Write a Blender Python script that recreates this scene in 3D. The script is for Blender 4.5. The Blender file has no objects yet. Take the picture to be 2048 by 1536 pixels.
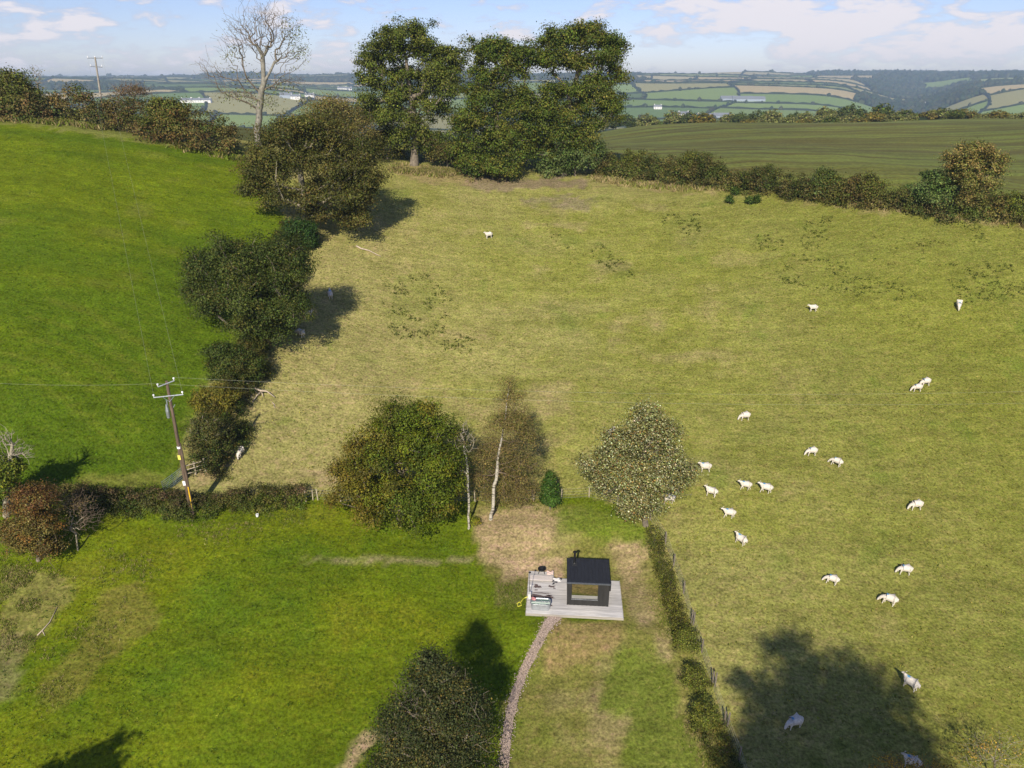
import bpy, math, random
import numpy as np
from mathutils import Vector, Matrix
# ------------------------------------------------------------------ camera, sky, sun
S = bpy.context.scene
COL = S.collection
R = math.radians
PITCH = R(23.0)
F = 1420.0                      # focal length in pixels of a 2048 px wide picture
CAMZ = 40.0
cam_d = bpy.data.cameras.new("camera")
cam_d.sensor_width = 36.0
cam_d.lens = F / 2048 * 36.0
cam_d.clip_start = 0.5
cam_d.clip_end = 40000
cam = bpy.data.objects.new("camera", cam_d)
cam.location = (0, 0, CAMZ)
cam.rotation_euler = (R(90) - PITCH, 0, 0)
COL.objects.link(cam)
S.camera = cam
S.view_settings.view_transform = 'Standard'
S.view_settings.look = 'None'
S.view_settings.gamma = 1.0
S.view_settings.use_curve_mapping = False
S.view_settings.exposure = 0.34
S.cycles.volume_bounces = 0
S.cycles.max_bounces = 6
S.cycles.transparent_max_bounces = 8

SUN_EL, SUN_AZ = R(35.0), R(10.0)      # the sun stands behind the camera, a little to the left
sun_dir = Vector((-math.sin(SUN_AZ) * math.cos(SUN_EL), -math.cos(SUN_AZ) * math.cos(SUN_EL), math.sin(SUN_EL)))
sd = bpy.data.lights.new("sun", 'SUN')
sd.energy = 5.0
sd.angle = R(0.9)
sd.color = (1.0, 0.92, 0.76)
sun = bpy.data.objects.new("sun", sd)
sun.rotation_euler = sun_dir.to_track_quat('Z', 'Y').to_euler()
sun.location = (0, -20, 90)
COL.objects.link(sun)

def pix_dir(px, py):
    u = (px - 1024.0) / F; v = (py - 768.0) / F
    return np.array([u, math.cos(PITCH) - v * math.sin(PITCH), -math.sin(PITCH) - v * math.cos(PITCH)])

W = bpy.data.worlds.new("World"); S.world = W; W.use_nodes = True
def build_world():
    nt = W.node_tree; nt.nodes.clear(); N = nt.nodes.new; L = nt.links.new
    out = N('ShaderNodeOutputWorld')
    sky = N('ShaderNodeTexSky'); sky.sky_type = 'NISHITA'; sky.sun_disc = False
    sky.sun_elevation = SUN_EL; sky.sun_rotation = R(190); sky.altitude = 150
    sky.air_density = 1.0; sky.dust_density = 0.25; sky.ozone_density = 2.5
    bg = N('ShaderNodeBackground'); bg.inputs[1].default_value = 0.078
    cool = N('ShaderNodeMix'); cool.data_type = 'RGBA'; cool.blend_type = 'MULTIPLY'; cool.inputs[0].default_value = 1
    L(sky.outputs[0], cool.inputs[6]); cool.inputs[7].default_value = (1.02, 0.99, 1.28, 1)
    L(cool.outputs[2], bg.inputs[0])
    tc = N('ShaderNodeTexCoord'); sep = N('ShaderNodeSeparateXYZ'); L(tc.outputs['Generated'], sep.inputs[0])
    def M(op, a, b=None, c=None):
        n = N('ShaderNodeMath'); n.operation = op
        for i, x in enumerate((a, b, c)):
            if x is None: continue
            if isinstance(x, (int, float)): n.inputs[i].default_value = x
            else: L(x, n.inputs[i])
        return n.outputs[0]
    az = M('ARCTAN2', sep.outputs[0], sep.outputs[1]); el = M('ARCSINE', sep.outputs[2])
    cmb = N('ShaderNodeCombineXYZ'); L(M('MULTIPLY', az, 7.0), cmb.inputs[0]); L(M('MULTIPLY', el, 21.0), cmb.inputs[1])
    L(M('MULTIPLY', M('ABSOLUTE', az), 0.8), cmb.inputs[2])
    n1 = N('ShaderNodeTexNoise'); n1.inputs['Scale'].default_value = 2.6; n1.inputs['Detail'].default_value = 9
    n1.inputs['Roughness'].default_value = 0.58; n1.inputs['Distortion'].default_value = 0.25
    L(cmb.outputs[0], n1.inputs['Vector'])
    noise = n1.outputs['Fac']
    cl = [(1440, 12, 130, 26, 1.0), (1500, 42, 75, 22, 1.15), (1390, 62, 90, 20, .6), (1310, 78, 60, 18, .7), (1700, 55, 100, 28, 1.0), (1770, 20, 120, 30, .7),
          (1640, 90, 70, 26, .7), (1880, 80, 80, 30, .95), (1990, 100, 60, 26, .6), (385, 112, 45, 16, .9), (275, 130, 60, 16, .7),
          (110, 62, 70, 20, .75), (130, 105, 55, 18, .8), (40, 20, 90, 26, .6), (560, 8, 50, 16, .8), (1025, 68, 60, 18, 1.0), (1195, 32, 30, 12, .9),
          (670, 130, 60, 18, .8), (900, 15, 200, 14, .4), (20, 125, 60, 20, .5), (2010, 60, 60, 20, .5), (300, 30, 120, 18, .3), (1600, 120, 200, 14, .3), (740, 75, 60, 14, .3)]
    tot = None
    for (px, py, w, h, s) in cl:
        d = pix_dir(px, py); a0 = math.atan2(d[0], d[1]); e0 = math.asin(d[2] / np.linalg.norm(d))
        wa = w / F; he = h / F * .95
        da = M('MULTIPLY', M('SUBTRACT', az, a0), 1 / wa); de = M('MULTIPLY', M('SUBTRACT', el, e0), 1 / he)
        # flat foot: the lower side of each cloud falls off faster
        r2 = M('ADD', M('MULTIPLY', da, da), M('MULTIPLY', de, de))
        g = M('MULTIPLY', M('EXPONENT', M('MULTIPLY', r2, -1.0)), s)
        tot = g if tot is None else M('ADD', tot, g)
    # everywhere else the same kind of broken cloud goes on
    n2 = N('ShaderNodeTexNoise'); n2.inputs['Scale'].default_value = 0.45; n2.inputs['Detail'].default_value = 2
    L(cmb.outputs[0], n2.inputs['Vector'])
    wide = M('MULTIPLY', M('SUBTRACT', n2.outputs['Fac'], 0.50), 0.9)
    tot = M('ADD', tot, wide)
    dens = M('ADD', M('MULTIPLY', tot, 0.72), M('MULTIPLY', M('SUBTRACT', noise, 0.5), 3.4))
    mr = N('ShaderNodeMapRange'); mr.interpolation_type = 'SMOOTHSTEP'
    mr.inputs['From Min'].default_value = 0.12; mr.inputs['From Max'].default_value = 0.78; mr.inputs['To Max'].default_value = 0.95
    L(dens, mr.inputs['Value'])
    bc = N('ShaderNodeBackground'); bc.inputs[1].default_value = 0.78
    # cloud colour: pinkish white tops, lilac grey thin parts
    cr = N('ShaderNodeMix'); cr.data_type = 'RGBA'; L(mr.outputs[0], cr.inputs[0])
    cr.inputs[6].default_value = (0.50, 0.54, 0.70, 1); cr.inputs[7].default_value = (0.93, 0.88, 0.92, 1)
    L(cr.outputs[2], bc.inputs[0])
    ms = N('ShaderNodeMixShader'); L(mr.outputs[0], ms.inputs[0]); L(bg.outputs[0], ms.inputs[1]); L(bc.outputs[0], ms.inputs[2])
    L(ms.outputs[0], out.inputs[0])
build_world()

# ------------------------------------------------------------------ helpers
rng = np.random.RandomState(7)
def sm(x, a, b):
    t = np.clip((np.asarray(x, float) - a) / (b - a), 0, 1); return t * t * (3 - 2 * t)

def tag(o, label=None, cat=None, group=None, kind=None):
    if label: o['label'] = label
    if cat: o['category'] = cat
    if group: o['group'] = group
    if kind: o['kind'] = kind
    return o
def empty(name, loc, rz=0.0):
    o = bpy.data.objects.new(name, None); o.location = loc; o.rotation_euler = (0, 0, rz)
    o.empty_display_size = 0.3; COL.objects.link(o); return o
def link(name, me, parent=None, mats=()):
    for m in mats: me.materials.append(m)
    o = bpy.data.objects.new(name, me); COL.objects.link(o)
    if parent is not None:
        o.parent = parent
    return o
def np_mesh(name, V, Fc, tint=None, smooth=False):
    """V (n,3), Fc (m,k) all faces with k corners"""
    V = np.asarray(V, np.float32); Fc = np.asarray(Fc, np.int32)
    me = bpy.data.meshes.new(name)
    me.vertices.add(len(V)); me.vertices.foreach_set('co', V.ravel())
    k = Fc.shape[1]
    me.loops.add(Fc.size); me.loops.foreach_set('vertex_index', Fc.ravel())
    me.polygons.add(len(Fc)); me.polygons.foreach_set('loop_start', np.arange(0, Fc.size, k, dtype=np.int32))
    me.polygons.foreach_set('loop_total', np.full(len(Fc), k, np.int32))
    if smooth: me.polygons.foreach_set('use_smooth', np.ones(len(Fc), bool))
    me.update(calc_edges=True)
    if tint is not None:
        a = me.color_attributes.new('tint', 'FLOAT_COLOR', 'POINT')
        t = np.ones((len(V), 4), np.float32); t[:, :3] = tint; a.data.foreach_set('color', t.ravel())
    return me
class MB:
    """collects hard-surface shapes into one mesh"""
    def __init__(s): s.v = []; s.f = []
    def add(s, vs, fs):
        n = len(s.v); s.v += [tuple(map(float, p)) for p in vs]; s.f += [tuple(i + n for i in f) for f in fs]; return s
    def box(s, x0, x1, y0, y1, z0, z1):
        vs = [(x, y, z) for x in (x0, x1) for y in (y0, y1) for z in (z0, z1)]
        return s.add(vs, [(0, 1, 3, 2), (4, 6, 7, 5), (0, 4, 5, 1), (2, 3, 7, 6), (0, 2, 6, 4), (1, 5, 7, 3)])
    def tube(s, pts, rad, n=6, cap=True):
        pts = [Vector(p) for p in pts]
        if not isinstance(rad, (list, tuple)): rad = [rad] * len(pts)
        vs = []; fs = []
        for i, p in enumerate(pts):
            d = (pts[min(i + 1, len(pts) - 1)] - pts[max(i - 1, 0)]).normalized()
            a = d.cross(Vector((0.01, 0.02, 1)) if abs(d.z) < .95 else Vector((1, 0.01, 0))).normalized(); b = d.cross(a)
            for k in range(n):
                t = 2 * math.pi * k / n; vs.append(p + (a * math.cos(t) + b * math.sin(t)) * rad[i])
        for i in range(len(pts) - 1):
            for k in range(n):
                fs.append((i * n + k, i * n + (k + 1) % n, (i + 1) * n + (k + 1) % n, (i + 1) * n + k))
        if cap: fs.append(tuple(range(n - 1, -1, -1))); fs.append(tuple((len(pts) - 1) * n + k for k in range(n)))
        return s.add(vs, fs)
    def mesh(s, name, smooth=False):
        me = bpy.data.meshes.new(name); me.from_pydata(s.v, [], s.f)
        if smooth: me.polygons.foreach_set('use_smooth', np.ones(len(me.polygons), bool))
        me.update(); return me
    def build(s, name, mat, parent=None, smooth=False): return link(name, s.mesh(name, smooth), parent, (mat,))

# ------------------------------------------------------------------ materials
def new_mat(name):
    m = bpy.data.materials.new(name); m.use_nodes = True; m.node_tree.nodes.clear()
    return m, m.node_tree.nodes.new, m.node_tree.links.new
def simple(name, col, rough=0.7, metal=0.0, var=0.25, scale=6.0, spec=0.4, bump=0.0, stretch=None):
    m, N, L = new_mat(name)
    o = N('ShaderNodeOutputMaterial'); p = N('ShaderNodeBsdfPrincipled'); L(p.outputs[0], o.inputs[0])
    p.inputs['Roughness'].default_value = rough; p.inputs['Metallic'].default_value = metal; p.inputs['Specular IOR Level'].default_value = spec
    tc = N('ShaderNodeTexCoord'); mp = N('ShaderNodeMapping'); L(tc.outputs['Object'], mp.inputs[0])
    if stretch: mp.inputs['Scale'].default_value = stretch
    n = N('ShaderNodeTexNoise'); n.inputs['Scale'].default_value = scale; n.inputs['Detail'].default_value = 6; L(mp.outputs[0], n.inputs['Vector'])
    r = N('ShaderNodeMapRange'); r.inputs['From Min'].default_value = .3; r.inputs['From Max'].default_value = .7
    r.inputs['To Min'].default_value = 1 - var; r.inputs['To Max'].default_value = 1 + var; L(n.outputs['Fac'], r.inputs['Value'])
    mx = N('ShaderNodeVectorMath'); mx.operation = 'SCALE'; mx.inputs[0].default_value = col[:3]; L(r.outputs[0], mx.inputs['Scale'])
    L(mx.outputs[0], p.inputs['Base Color'])
    if bump:
        b = N('ShaderNodeBump'); b.inputs['Strength'].default_value = bump; b.inputs['Distance'].default_value = .02
        L(n.outputs['Fac'], b.inputs['Height']); L(b.outputs[0], p.inputs['Normal'])
    return m
def leaf_mat():
    m, N, L = new_mat('leaf')
    o = N('ShaderNodeOutputMaterial'); a = N('ShaderNodeAttribute'); a.attribute_name = 'tint'
    d = N('ShaderNodeBsdfPrincipled'); d.inputs['Roughness'].default_value = .6; d.inputs['Specular IOR Level'].default_value = .18
    L(a.outputs['Color'], d.inputs['Base Color'])
    t = N('ShaderNodeBsdfTranslucent'); g = N('ShaderNodeMix'); g.data_type = 'RGBA'; g.blend_type = 'MULTIPLY'; g.inputs[0].default_value = 1
    L(a.outputs['Color'], g.inputs[6]); g.inputs[7].default_value = (1.2, 1.3, .5, 1); L(g.outputs[2], t.inputs[0])
    s = N('ShaderNodeMixShader'); s.inputs[0].default_value = .22; L(d.outputs[0], s.inputs[1]); L(t.outputs[0], s.inputs[2]); L(s.outputs[0], o.inputs[0])
    return m
LEAF = leaf_mat()
BARK = simple('grey_bark', (.17, .14, .105), .9, var=.4, scale=3, bump=.4)
BARK_PALE = simple('pale_bark', (.27, .235, .17), .9, var=.35, scale=2.5, bump=.4)
BARK_ASH = simple('ash_bark', (.215, .200, .165), .9, var=.35, scale=2.5, bump=.4)
BARK_DARK = simple('dark_bark', (.07, .055, .04), .9, var=.4, scale=3, bump=.4)
TWIG = simple('twig_bark', (.16, .115, .08), .9, var=.3, scale=3)
def birch_mat():
    m, N, L = new_mat('birch_bark')
    o = N('ShaderNodeOutputMaterial'); p = N('ShaderNodeBsdfPrincipled'); L(p.outputs[0], o.inputs[0]); p.inputs['Roughness'].default_value = .7
    tc = N('ShaderNodeTexCoord'); mp = N('ShaderNodeMapping'); L(tc.outputs['Object'], mp.inputs[0]); mp.inputs['Scale'].default_value = (1, 1, 5)
    n = N('ShaderNodeTexNoise'); n.inputs['Scale'].default_value = 2.2; n.inputs['Detail'].default_value = 5; L(mp.outputs[0], n.inputs['Vector'])
    r = N('ShaderNodeValToRGB'); r.color_ramp.elements[0].position = .38; r.color_ramp.elements[0].color = (.05, .042, .034, 1)
    r.color_ramp.elements[1].position = .50; r.color_ramp.elements[1].color = (.44, .40, .33, 1); L(n.outputs['Fac'], r.inputs[0]); L(r.outputs[0], p.inputs[0])
    return m
BIRCH = birch_mat()

# ------------------------------------------------------------------ terrain (heights are relative to the camera; +CAMZ in the world)
CP = []
def cp(px, py, z):
    v = (py - 768) / F
    CP.append(((px - 1024) / F * z, z * (math.cos(PITCH) - v * math.sin(PITCH)), -z * (math.sin(PITCH) + v * math.cos(PITCH))))
for t in [(1024, 1536, 43.9), (1024, 1380, 48.5), (1024, 1220, 54), (1024, 990, 63), (1024, 770, 75), (1024, 617, 85), (1024, 470, 97), (1024, 380, 107), (1024, 335, 115),
          (1950, 1536, 43.5), (1950, 1200, 55), (1950, 1000, 63), (1950, 770, 74), (1950, 617, 82), (1950, 500, 89), (1950, 415, 95),
          (1500, 380, 107), (1500, 617, 85), (1500, 985, 63), (1500, 1350, 49),
          (100, 228, 112), (100, 400, 86), (100, 600, 70), (100, 800, 62), (100, 980, 57), (100, 1200, 51), (100, 1536, 42.5),
          (480, 288, 112), (480, 600, 79), (480, 700, 73), (480, 900, 64.5), (480, 1030, 59.5), (480, 1300, 49), (480, 1536, 43.5),
          (1200, 264, 281), (2048, 239, 281), (1600, 250, 281), (1600, 290, 173), (1300, 300, 150), (2000, 300, 160), (2000, 350, 115), (1200, 325, 125),
          (1200, 278, 325), (1600, 265, 325), (2048, 256, 330)]: cp(*t)
CP += [(-85, 300, -42), (0, 300, -30), (-200, 210, -16), (-80, 165, -10), (-30, 180, -16), (0, 5, -42), (0, -60, -46), (90, -60, -46), (-90, -60, -44), (120, 40, -38), (-120, 40, -33),
       (-150, 110, -5), (150, 110, -13), (-160, 300, -45), (250, 300, -20)]
CPa = np.array(CP)
def tps_fit(P, lam=4.0):
    n = len(P); xy = P[:, :2] / 100.0
    r2 = ((xy[:, None] - xy[None]) ** 2).sum(-1); K = np.where(r2 > 0, r2 * np.log(r2 + 1e-12), 0) + np.eye(n) * lam * 1e-3
    A = np.zeros((n + 3, n + 3)); A[:n, :n] = K; A[:n, n] = 1; A[:n, n + 1:] = xy; A[n, :n] = 1; A[n + 1:, :n] = xy.T
    return xy, np.linalg.solve(A, np.concatenate([P[:, 2], np.zeros(3)]))
TXY, TW = tps_fit(CPa)
def tps(X, Y):
    q = np.stack([np.clip(X, -330, 330), np.clip(Y, -80, 330)], -1) / 100.0; sh = q.shape[:-1]; q = q.reshape(-1, 2)
    out = np.empty(len(q))
    for i in range(0, len(q), 40000):
        c = q[i:i + 40000]; r2 = ((c[:, None] - TXY[None]) ** 2).sum(-1)
        out[i:i + 40000] = (r2 * np.log(r2 + 1e-12)) @ TW[:-3] + TW[-3] + c @ TW[-2:]
    return np.clip(out.reshape(sh), -52, 6)
NT = {}
def vnoise(X, Y, s, seed=0):
    """smooth value noise in [-1,1]"""
    if seed not in NT: NT[seed] = np.random.RandomState(seed).rand(256, 256) * 2 - 1
    T = NT[seed]
    x = np.asarray(X, float) / s + 1000.3; y = np.asarray(Y, float) / s + 1000.7
    xi = np.floor(x).astype(int); yi = np.floor(y).astype(int); fx = x - xi; fy = y - yi; fx = fx * fx * (3 - 2 * fx); fy = fy * fy * (3 - 2 * fy)
    g = lambda a, b: T[a % 256, b % 256]
    return (g(xi, yi) * (1 - fx) + g(xi + 1, yi) * fx) * (1 - fy) + (g(xi, yi + 1) * (1 - fx) + g(xi + 1, yi + 1) * fx) * fy
def fbm(X, Y, s, seed=0, o=4):
    t = 0; a = 1; n = 0
    for k in range(o): t = t + a * vnoise(X, Y, s / 2 ** k, seed + k); n += a; a *= .55
    return t / n
def far_h(X, Y):
    Yc = np.maximum(Y, 250.); a = X / Yc
    h = np.interp(Yc, [300, 500, 900, 1350, 1600, 2100, 2600, 3000, 4000, 5200, 6000, 9000], [-18, -38, -66, -82, -80, -50, -18, 0, 22, 50, 46, 20])
    h = h - 62 * np.exp(-((a - .515) / .065) ** 2) * sm(Yc, 1600, 2300) * (1 - sm(Yc, 3300, 4700))
    h = h - 26 * np.exp(-((a + .20) / .10) ** 2) * sm(Yc, 1600, 2300) * (1 - sm(Yc, 3300, 4700))
    h = h + 26 * sm(a, .56, .74) * np.exp(-((Yc - 2200) / 600.) ** 2)
    h = h + 10 * np.exp(-((a - .28) / .14) ** 2) * np.exp(-((Yc - 2700) / 700.) ** 2)
    h = h + 9 * np.exp(-((a + .42) / .15) ** 2) * np.exp(-((Yc - 2300) / 700.) ** 2)
    h = h + sm(Yc, 500, 2500) * (19 * vnoise(X, Yc, 950, 5) + 8 * vnoise(X, Yc, 400, 6)) - 14 * sm(-a, .0, .5) * sm(Yc, 4200, 5200)
    return h
PAD = None
def height(X, Y):
    X = np.asarray(X, float); Y = np.asarray(Y, float)
    n = tps(X, Y) + 0.25 * vnoise(X, Y, 9, 11) + .10 * vnoise(X, Y, 3.1, 12)
    s = sm(Y, 300, 520)
    h = n * (1 - s) + far_h(X, Y) * s
    if PAD is not None:
        x0, y0, hz, rx, ry = PAD
        d = np.maximum(np.abs(X - x0) - rx, 0) ** 2 + np.maximum(np.abs(Y - y0) - ry, 0) ** 2
        w = 1 - sm(np.sqrt(d), 0.3, 4.5); h = h * (1 - w) + hz * w
    return h
TT = np.concatenate([np.arange(20, 140, .5), np.arange(140, 400, 2.), np.geomspace(400, 9000, 400)])
def at(px, py, dz=0.0):
    """where the line of sight through a picture point meets the ground (world coordinates)"""
    d = pix_dir(px, py); g = d[2] * TT - height(d[0] * TT, d[1] * TT)
    k = np.argmax(g < 0)
    if g[k] >= 0: k = len(TT) - 1
    lo, hi = (TT[k - 1] if k else 5.0), TT[k]
    for _ in range(22):
        m = (lo + hi) / 2
        if d[2] * m - float(height(d[0] * m, d[1] * m)) < 0: hi = m
        else: lo = m
    x, y = d[0] * hi, d[1] * hi
    return Vector((x, y, float(height(x, y)) + CAMZ + dz))
def gz(x, y): return float(height(x, y)) + CAMZ
def on_Y(px, py, Y):
    d = pix_dir(px, py); t = Y / d[1]; return Vector((d[0] * t, Y, d[2] * t + CAMZ))
def on_Z(px, py, z):
    d = pix_dir(px, py); t = (z - CAMZ) / d[2]; return Vector((d[0] * t, d[1] * t, z))
def to_pix(X, Y, Z):
    Z = Z - CAMZ; c, s = math.cos(PITCH), math.sin(PITCH); dep = Y * c - Z * s; up = Y * s + Z * c
    dep = np.where(dep > 1, dep, 1); return 1024 + F * X / dep, 768 - F * up / dep
_p = at(1150, 1195)
PAD = (_p.x - .1, _p.y, _p.z - CAMZ, 3.4, 2.2)
PADZ = _p.z
# ------------------------------------------------------------------ the ground
def inpoly(px, py, poly):
    c = np.zeros(px.shape, bool); n = len(poly)
    for i in range(n):
        x0, y0 = poly[i]; x1, y1 = poly[(i + 1) % n]
        if y0 == y1: continue
        k = ((y0 > py) != (y1 > py)) & (px < (x1 - x0) * (py - y0) / (y1 - y0) + x0); c ^= k
    return c
LEFT_EDGE = [(478, 292), (505, 330), (545, 400), (585, 455), (600, 480), (570, 560), (505, 640), (480, 680), (440, 735), (405, 800), (375, 860), (358, 930), (340, 985)]
POLY_LEFT = [(-900, 180), (0, 231), (100, 236), (200, 252), (300, 272), (400, 284)] + LEFT_EDGE + [(300, 1000), (0, 985), (-900, 985)]
POLY_GARDEN = [(-900, 985), (0, 985), (300, 1000), (600, 992), (680, 1000), (960, 1003), (1060, 996), (1180, 992), (1290, 1035), (1325, 1100), (1345, 1170), (1365, 1250),
               (1395, 1330), (1425, 1420), (1460, 1536), (1560, 1900), (-900, 1900)]
POLY_LUSH = [(-900, 985), (600, 985), (680, 1000), (945, 1008), (952, 1110), (985, 1165), (1050, 1165), (1048, 1225), (1092, 1240), (1050, 1310), (1015, 1390), (1000, 1536), (990, 1900), (-900, 1900)]
POLY_BACK = [(1180, 333), (1300, 340), (1450, 355), (1600, 370), (1750, 388), (1900, 405), (2500, 470), (2600, 100), (700, 200), (900, 310)]
NX = np.concatenate([np.linspace(-330, -90, 40)[:-1], np.arange(-90, 84, .5), np.linspace(84, 330, 40)])
NY = np.concatenate([np.linspace(-70, 27, 30)[:-1], np.arange(27, 126, .5), np.linspace(126, 335, 70)])
GX, GY = np.meshgrid(NX, NY)
GH = height(GX, GY)
GPX, GPY = to_pix(GX, GY, GH + CAMZ)
jx = GPX + 10 * fbm(GX, GY, 2.5, 31, 2) + 8 * vnoise(GX, GY, .8, 33); jy = GPY + 7 * fbm(GX, GY, 2.5, 41, 2) + 6 * vnoise(GX, GY, .8, 34)
behind = GY < 20
zone = np.zeros(GX.shape, int)                     # 0 pasture, 1 left field, 2 garden, 3 field over the crest, 4 rough land behind
far = GY > 100
zone[inpoly(GPX, GPY, POLY_LEFT)] = 1
zone[inpoly(GPX, GPY, POLY_GARDEN) & (GY < 70)] = 2
zone[behind] = 2; zone[behind & (GX > 14)] = 0
# the hedge line in plan: everything beyond it is the crest field
HB = [at(1180, 345), at(1300, 352), at(1450, 368), at(1600, 384), at(1750, 400), at(1900, 424), at(2040, 440)]
hx = np.array([-330, -90, -60, -36] + [p.x for p in HB] + [330]); hy = np.array([121, 121, 121, 119] + [p.y for p in HB] + [75])
hx2, hy2 = hx[np.argsort(hx)], hy[np.argsort(hx)]
beyond = GY > np.interp(GX, hx2, hy2) + .8
zone[beyond] = 3
zone[(zone == 3) & (GX < -5)] = 4

def patch(poly, soft=6):
    """soft mask of a patch outlined in the picture"""
    m = np.zeros(GX.shape); soft = soft * .5
    for k in range(6):
        a = k * math.pi / 3
        m += inpoly(jx + soft * math.cos(a), jy + .7 * soft * math.sin(a), poly)
    return m / 6
C = np.zeros(GX.shape + (3,))
n_big = fbm(GX, GY, 22, 51, 3); n_mid = fbm(GX, GY, 5, 61, 3); n_str = fbm(GX * .35, GY * 1.6, 4.5, 71, 3); n_sml = fbm(GX, GY, 1.6, 81, 2)
def mixc(c, col, w): return c * (1 - w[..., None]) + np.array(col) * w[..., None]
past = mixc(np.zeros(C.shape) + (.220, .212, .062), (.180, .190, .036), sm(n_big * 1.0 + n_mid * .7 + n_str * .5, -.5, .6))
past = mixc(past, (.255, .215, .088), .65 * sm(n_mid + n_str * .6 + .3 * n_sml, .15, .8))
past = mixc(past, (.138, .152, .022), .8 * sm(GX, 5, 50))
past = mixc(past, (.255, .225, .085), .5 * sm(-GX, -5, 25) * sm(GPY, 300, 500))
past = mixc(past, (.085, .125, .014), .5 * sm(-n_mid + n_sml * .7, .35, .95))
leftc = mixc(np.zeros(C.shape) + (.070, .112, .002), (.098, .134, .004), sm(n_big + n_str * .6, -.4, .5))
leftc = mixc(leftc, (.125, .145, .022), .60 * sm(n_mid + .6 * n_str, .2, .8) * sm(GPY, 900, 450))
leftc = mixc(leftc, (.050, .090, .002), .6 * sm(GPY, 600, 850))
gard = mixc(np.zeros(C.shape) + (.086, .124, .003), (.110, .140, .005), sm(n_big + n_mid * .8, -.3, .5))
gard = mixc(gard, (.056, .100, .002), .6 * sm(-n_mid + n_sml * .8, .1, .8))
gard = mixc(gard, (.140, .128, .022), .28 * sm(n_mid + .4 * n_big, .25, .8))
crest = mixc(np.zeros(C.shape) + (.112, .118, .028), (.128, .130, .030), sm(n_big + n_mid * .4, -.3, .4))
rough = np.zeros(C.shape) + (.09, .10, .035)
for z_, c_ in ((0, past), (1, leftc), (2, gard), (3, crest), (4, rough)):
    C[zone == z_] = c_[zone == z_]
# mown, worn and dry ground about the cabin
g = (zone == 2) & (GY > 20)
def put(poly, col, w=1.0, soft=6, only=None):
    global C
    m = patch(poly, soft) * w
    if only is not None: m = m * only
    C = mixc(C, col, m)
gm = g.astype(float)
mown = [(945, 1000), (1290, 1030), (1345, 1170), (1440, 1480), (1470, 1900), (985, 1900), (1010, 1420), (1060, 1310), (1108, 1240), (1240, 1240), (1000, 1180), (952, 1110)]
put(mown, (.150, .150, .034), 1, 8, gm)
blot = sm(n_mid + n_sml * .5, -.1, .5)
put(mown, (.215, .180, .075), .8, 8, gm * blot)
put(mown, (.095, .135, .012), .8, 8, gm * sm(-n_mid + .5 * n_sml, .2, .6))
tan = (.275, .215, .105)
put([(955, 1040), (1010, 1018), (1060, 1010), (1090, 1030), (1130, 1050), (1095, 1080), (1110, 1105), (1000, 1125), (950, 1120)], tan, .8, 8, gm * sm(n_sml + n_mid, -.9, .1))
put([(995, 1118), (1130, 1118), (1135, 1160), (1055, 1150), (1040, 1165), (1010, 1165)], (.33, .25, .135), .85, 6, gm)
put([(1215, 1085), (1270, 1080), (1300, 1110), (1310, 1180), (1340, 1260), (1350, 1310), (1320, 1330), (1300, 1260), (1265, 1240), (1240, 1160)], tan, .85, 9, gm * sm(n_sml + n_mid, -.9, .2))
put([(1105, 1240), (1240, 1243), (1235, 1290), (1160, 1330), (1090, 1350), (1080, 1310)], (.215, .165, .062), .8, 9, gm)
put([(1110, 1025), (1200, 1010), (1290, 1050), (1280, 1085), (1200, 1075), (1120, 1070)], (.105, .145, .014), .8, 9, gm)
put([(1230, 1290), (1330, 1290), (1350, 1400), (1420, 1536), (1240, 1536), (1260, 1430), (1200, 1420)], (.090, .130, .010), .8, 12, gm * sm(n_mid, -.5, .3))
put([(990, 1170), (1050, 1165), (1050, 1200), (1030, 1215), (1005, 1205)], (.16, .14, .055), .7, 6, gm)
for pl, cc, ww in [([(0, 1120), (60, 1140), (130, 1150), (150, 1180), (100, 1260), (60, 1290), (0, 1290)], (.20, .17, .070), .45),
                   ([(-40, 1300), (30, 1260), (60, 1290), (20, 1400), (-40, 1420)], (.18, .16, .07), .6),
                   ([(215, 1180), (280, 1160), (330, 1240), (200, 1330), (120, 1420), (60, 1390), (150, 1290)], (.15, .135, .030), .6),
                   ([(610, 1110), (700, 1117), (940, 1113), (940, 1126), (700, 1126), (610, 1121)], (.24, .21, .10), .7),
                   ([(690, 1536), (705, 1495), (745, 1458), (765, 1462), (730, 1500), (715, 1536), (715, 1700), (685, 1700)], (.30, .23, .12), .95)]:
    put(pl, cc, ww, 5, gm)
pm = (zone == 0).astype(float)
put([(935, 356), (1180, 358), (1175, 375), (1060, 378), (960, 380), (925, 370)], (.175, .135, .080), .8, 5, pm)
put([(1030, 398), (1130, 388), (1200, 405), (1180, 425), (1090, 418)], (.17, .145, .075), .8, 6, pm * sm(n_sml + n_mid, -.7, .4))
put([(780, 328), (935, 345), (940, 372), (860, 368), (790, 350)], (.235, .175, .085), .6, 8, pm)
put([(1180, 350), (1500, 370), (1900, 412), (2300, 450), (2300, 480), (1900, 440), (1500, 398), (1180, 370)], (.24, .185, .085), .6, 6, pm * sm(n_sml + n_mid, -.6, .5))
for pl, ww in [([(770, 560), (850, 550), (900, 600), (880, 660), (800, 690), (765, 620)], .35), ([(1180, 495), (1215, 490), (1270, 545), (1240, 570), (1190, 530)], .35),
               ([(1320, 430), (1400, 430), (1400, 470), (1330, 470)], .3), ([(1560, 430), (1900, 440), (2040, 490), (2040, 600), (1600, 580), (1520, 540)], .22)]:
    put(pl, (.09, .12, .02), ww, 12, pm * sm(n_sml + n_mid, -.3, .6))
put([(430, 955), (700, 935), (700, 975), (360, 985), (380, 960)], (.25, .19, .10), .5, 8, pm * sm(n_sml + n_mid, -.4, .5))
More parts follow.
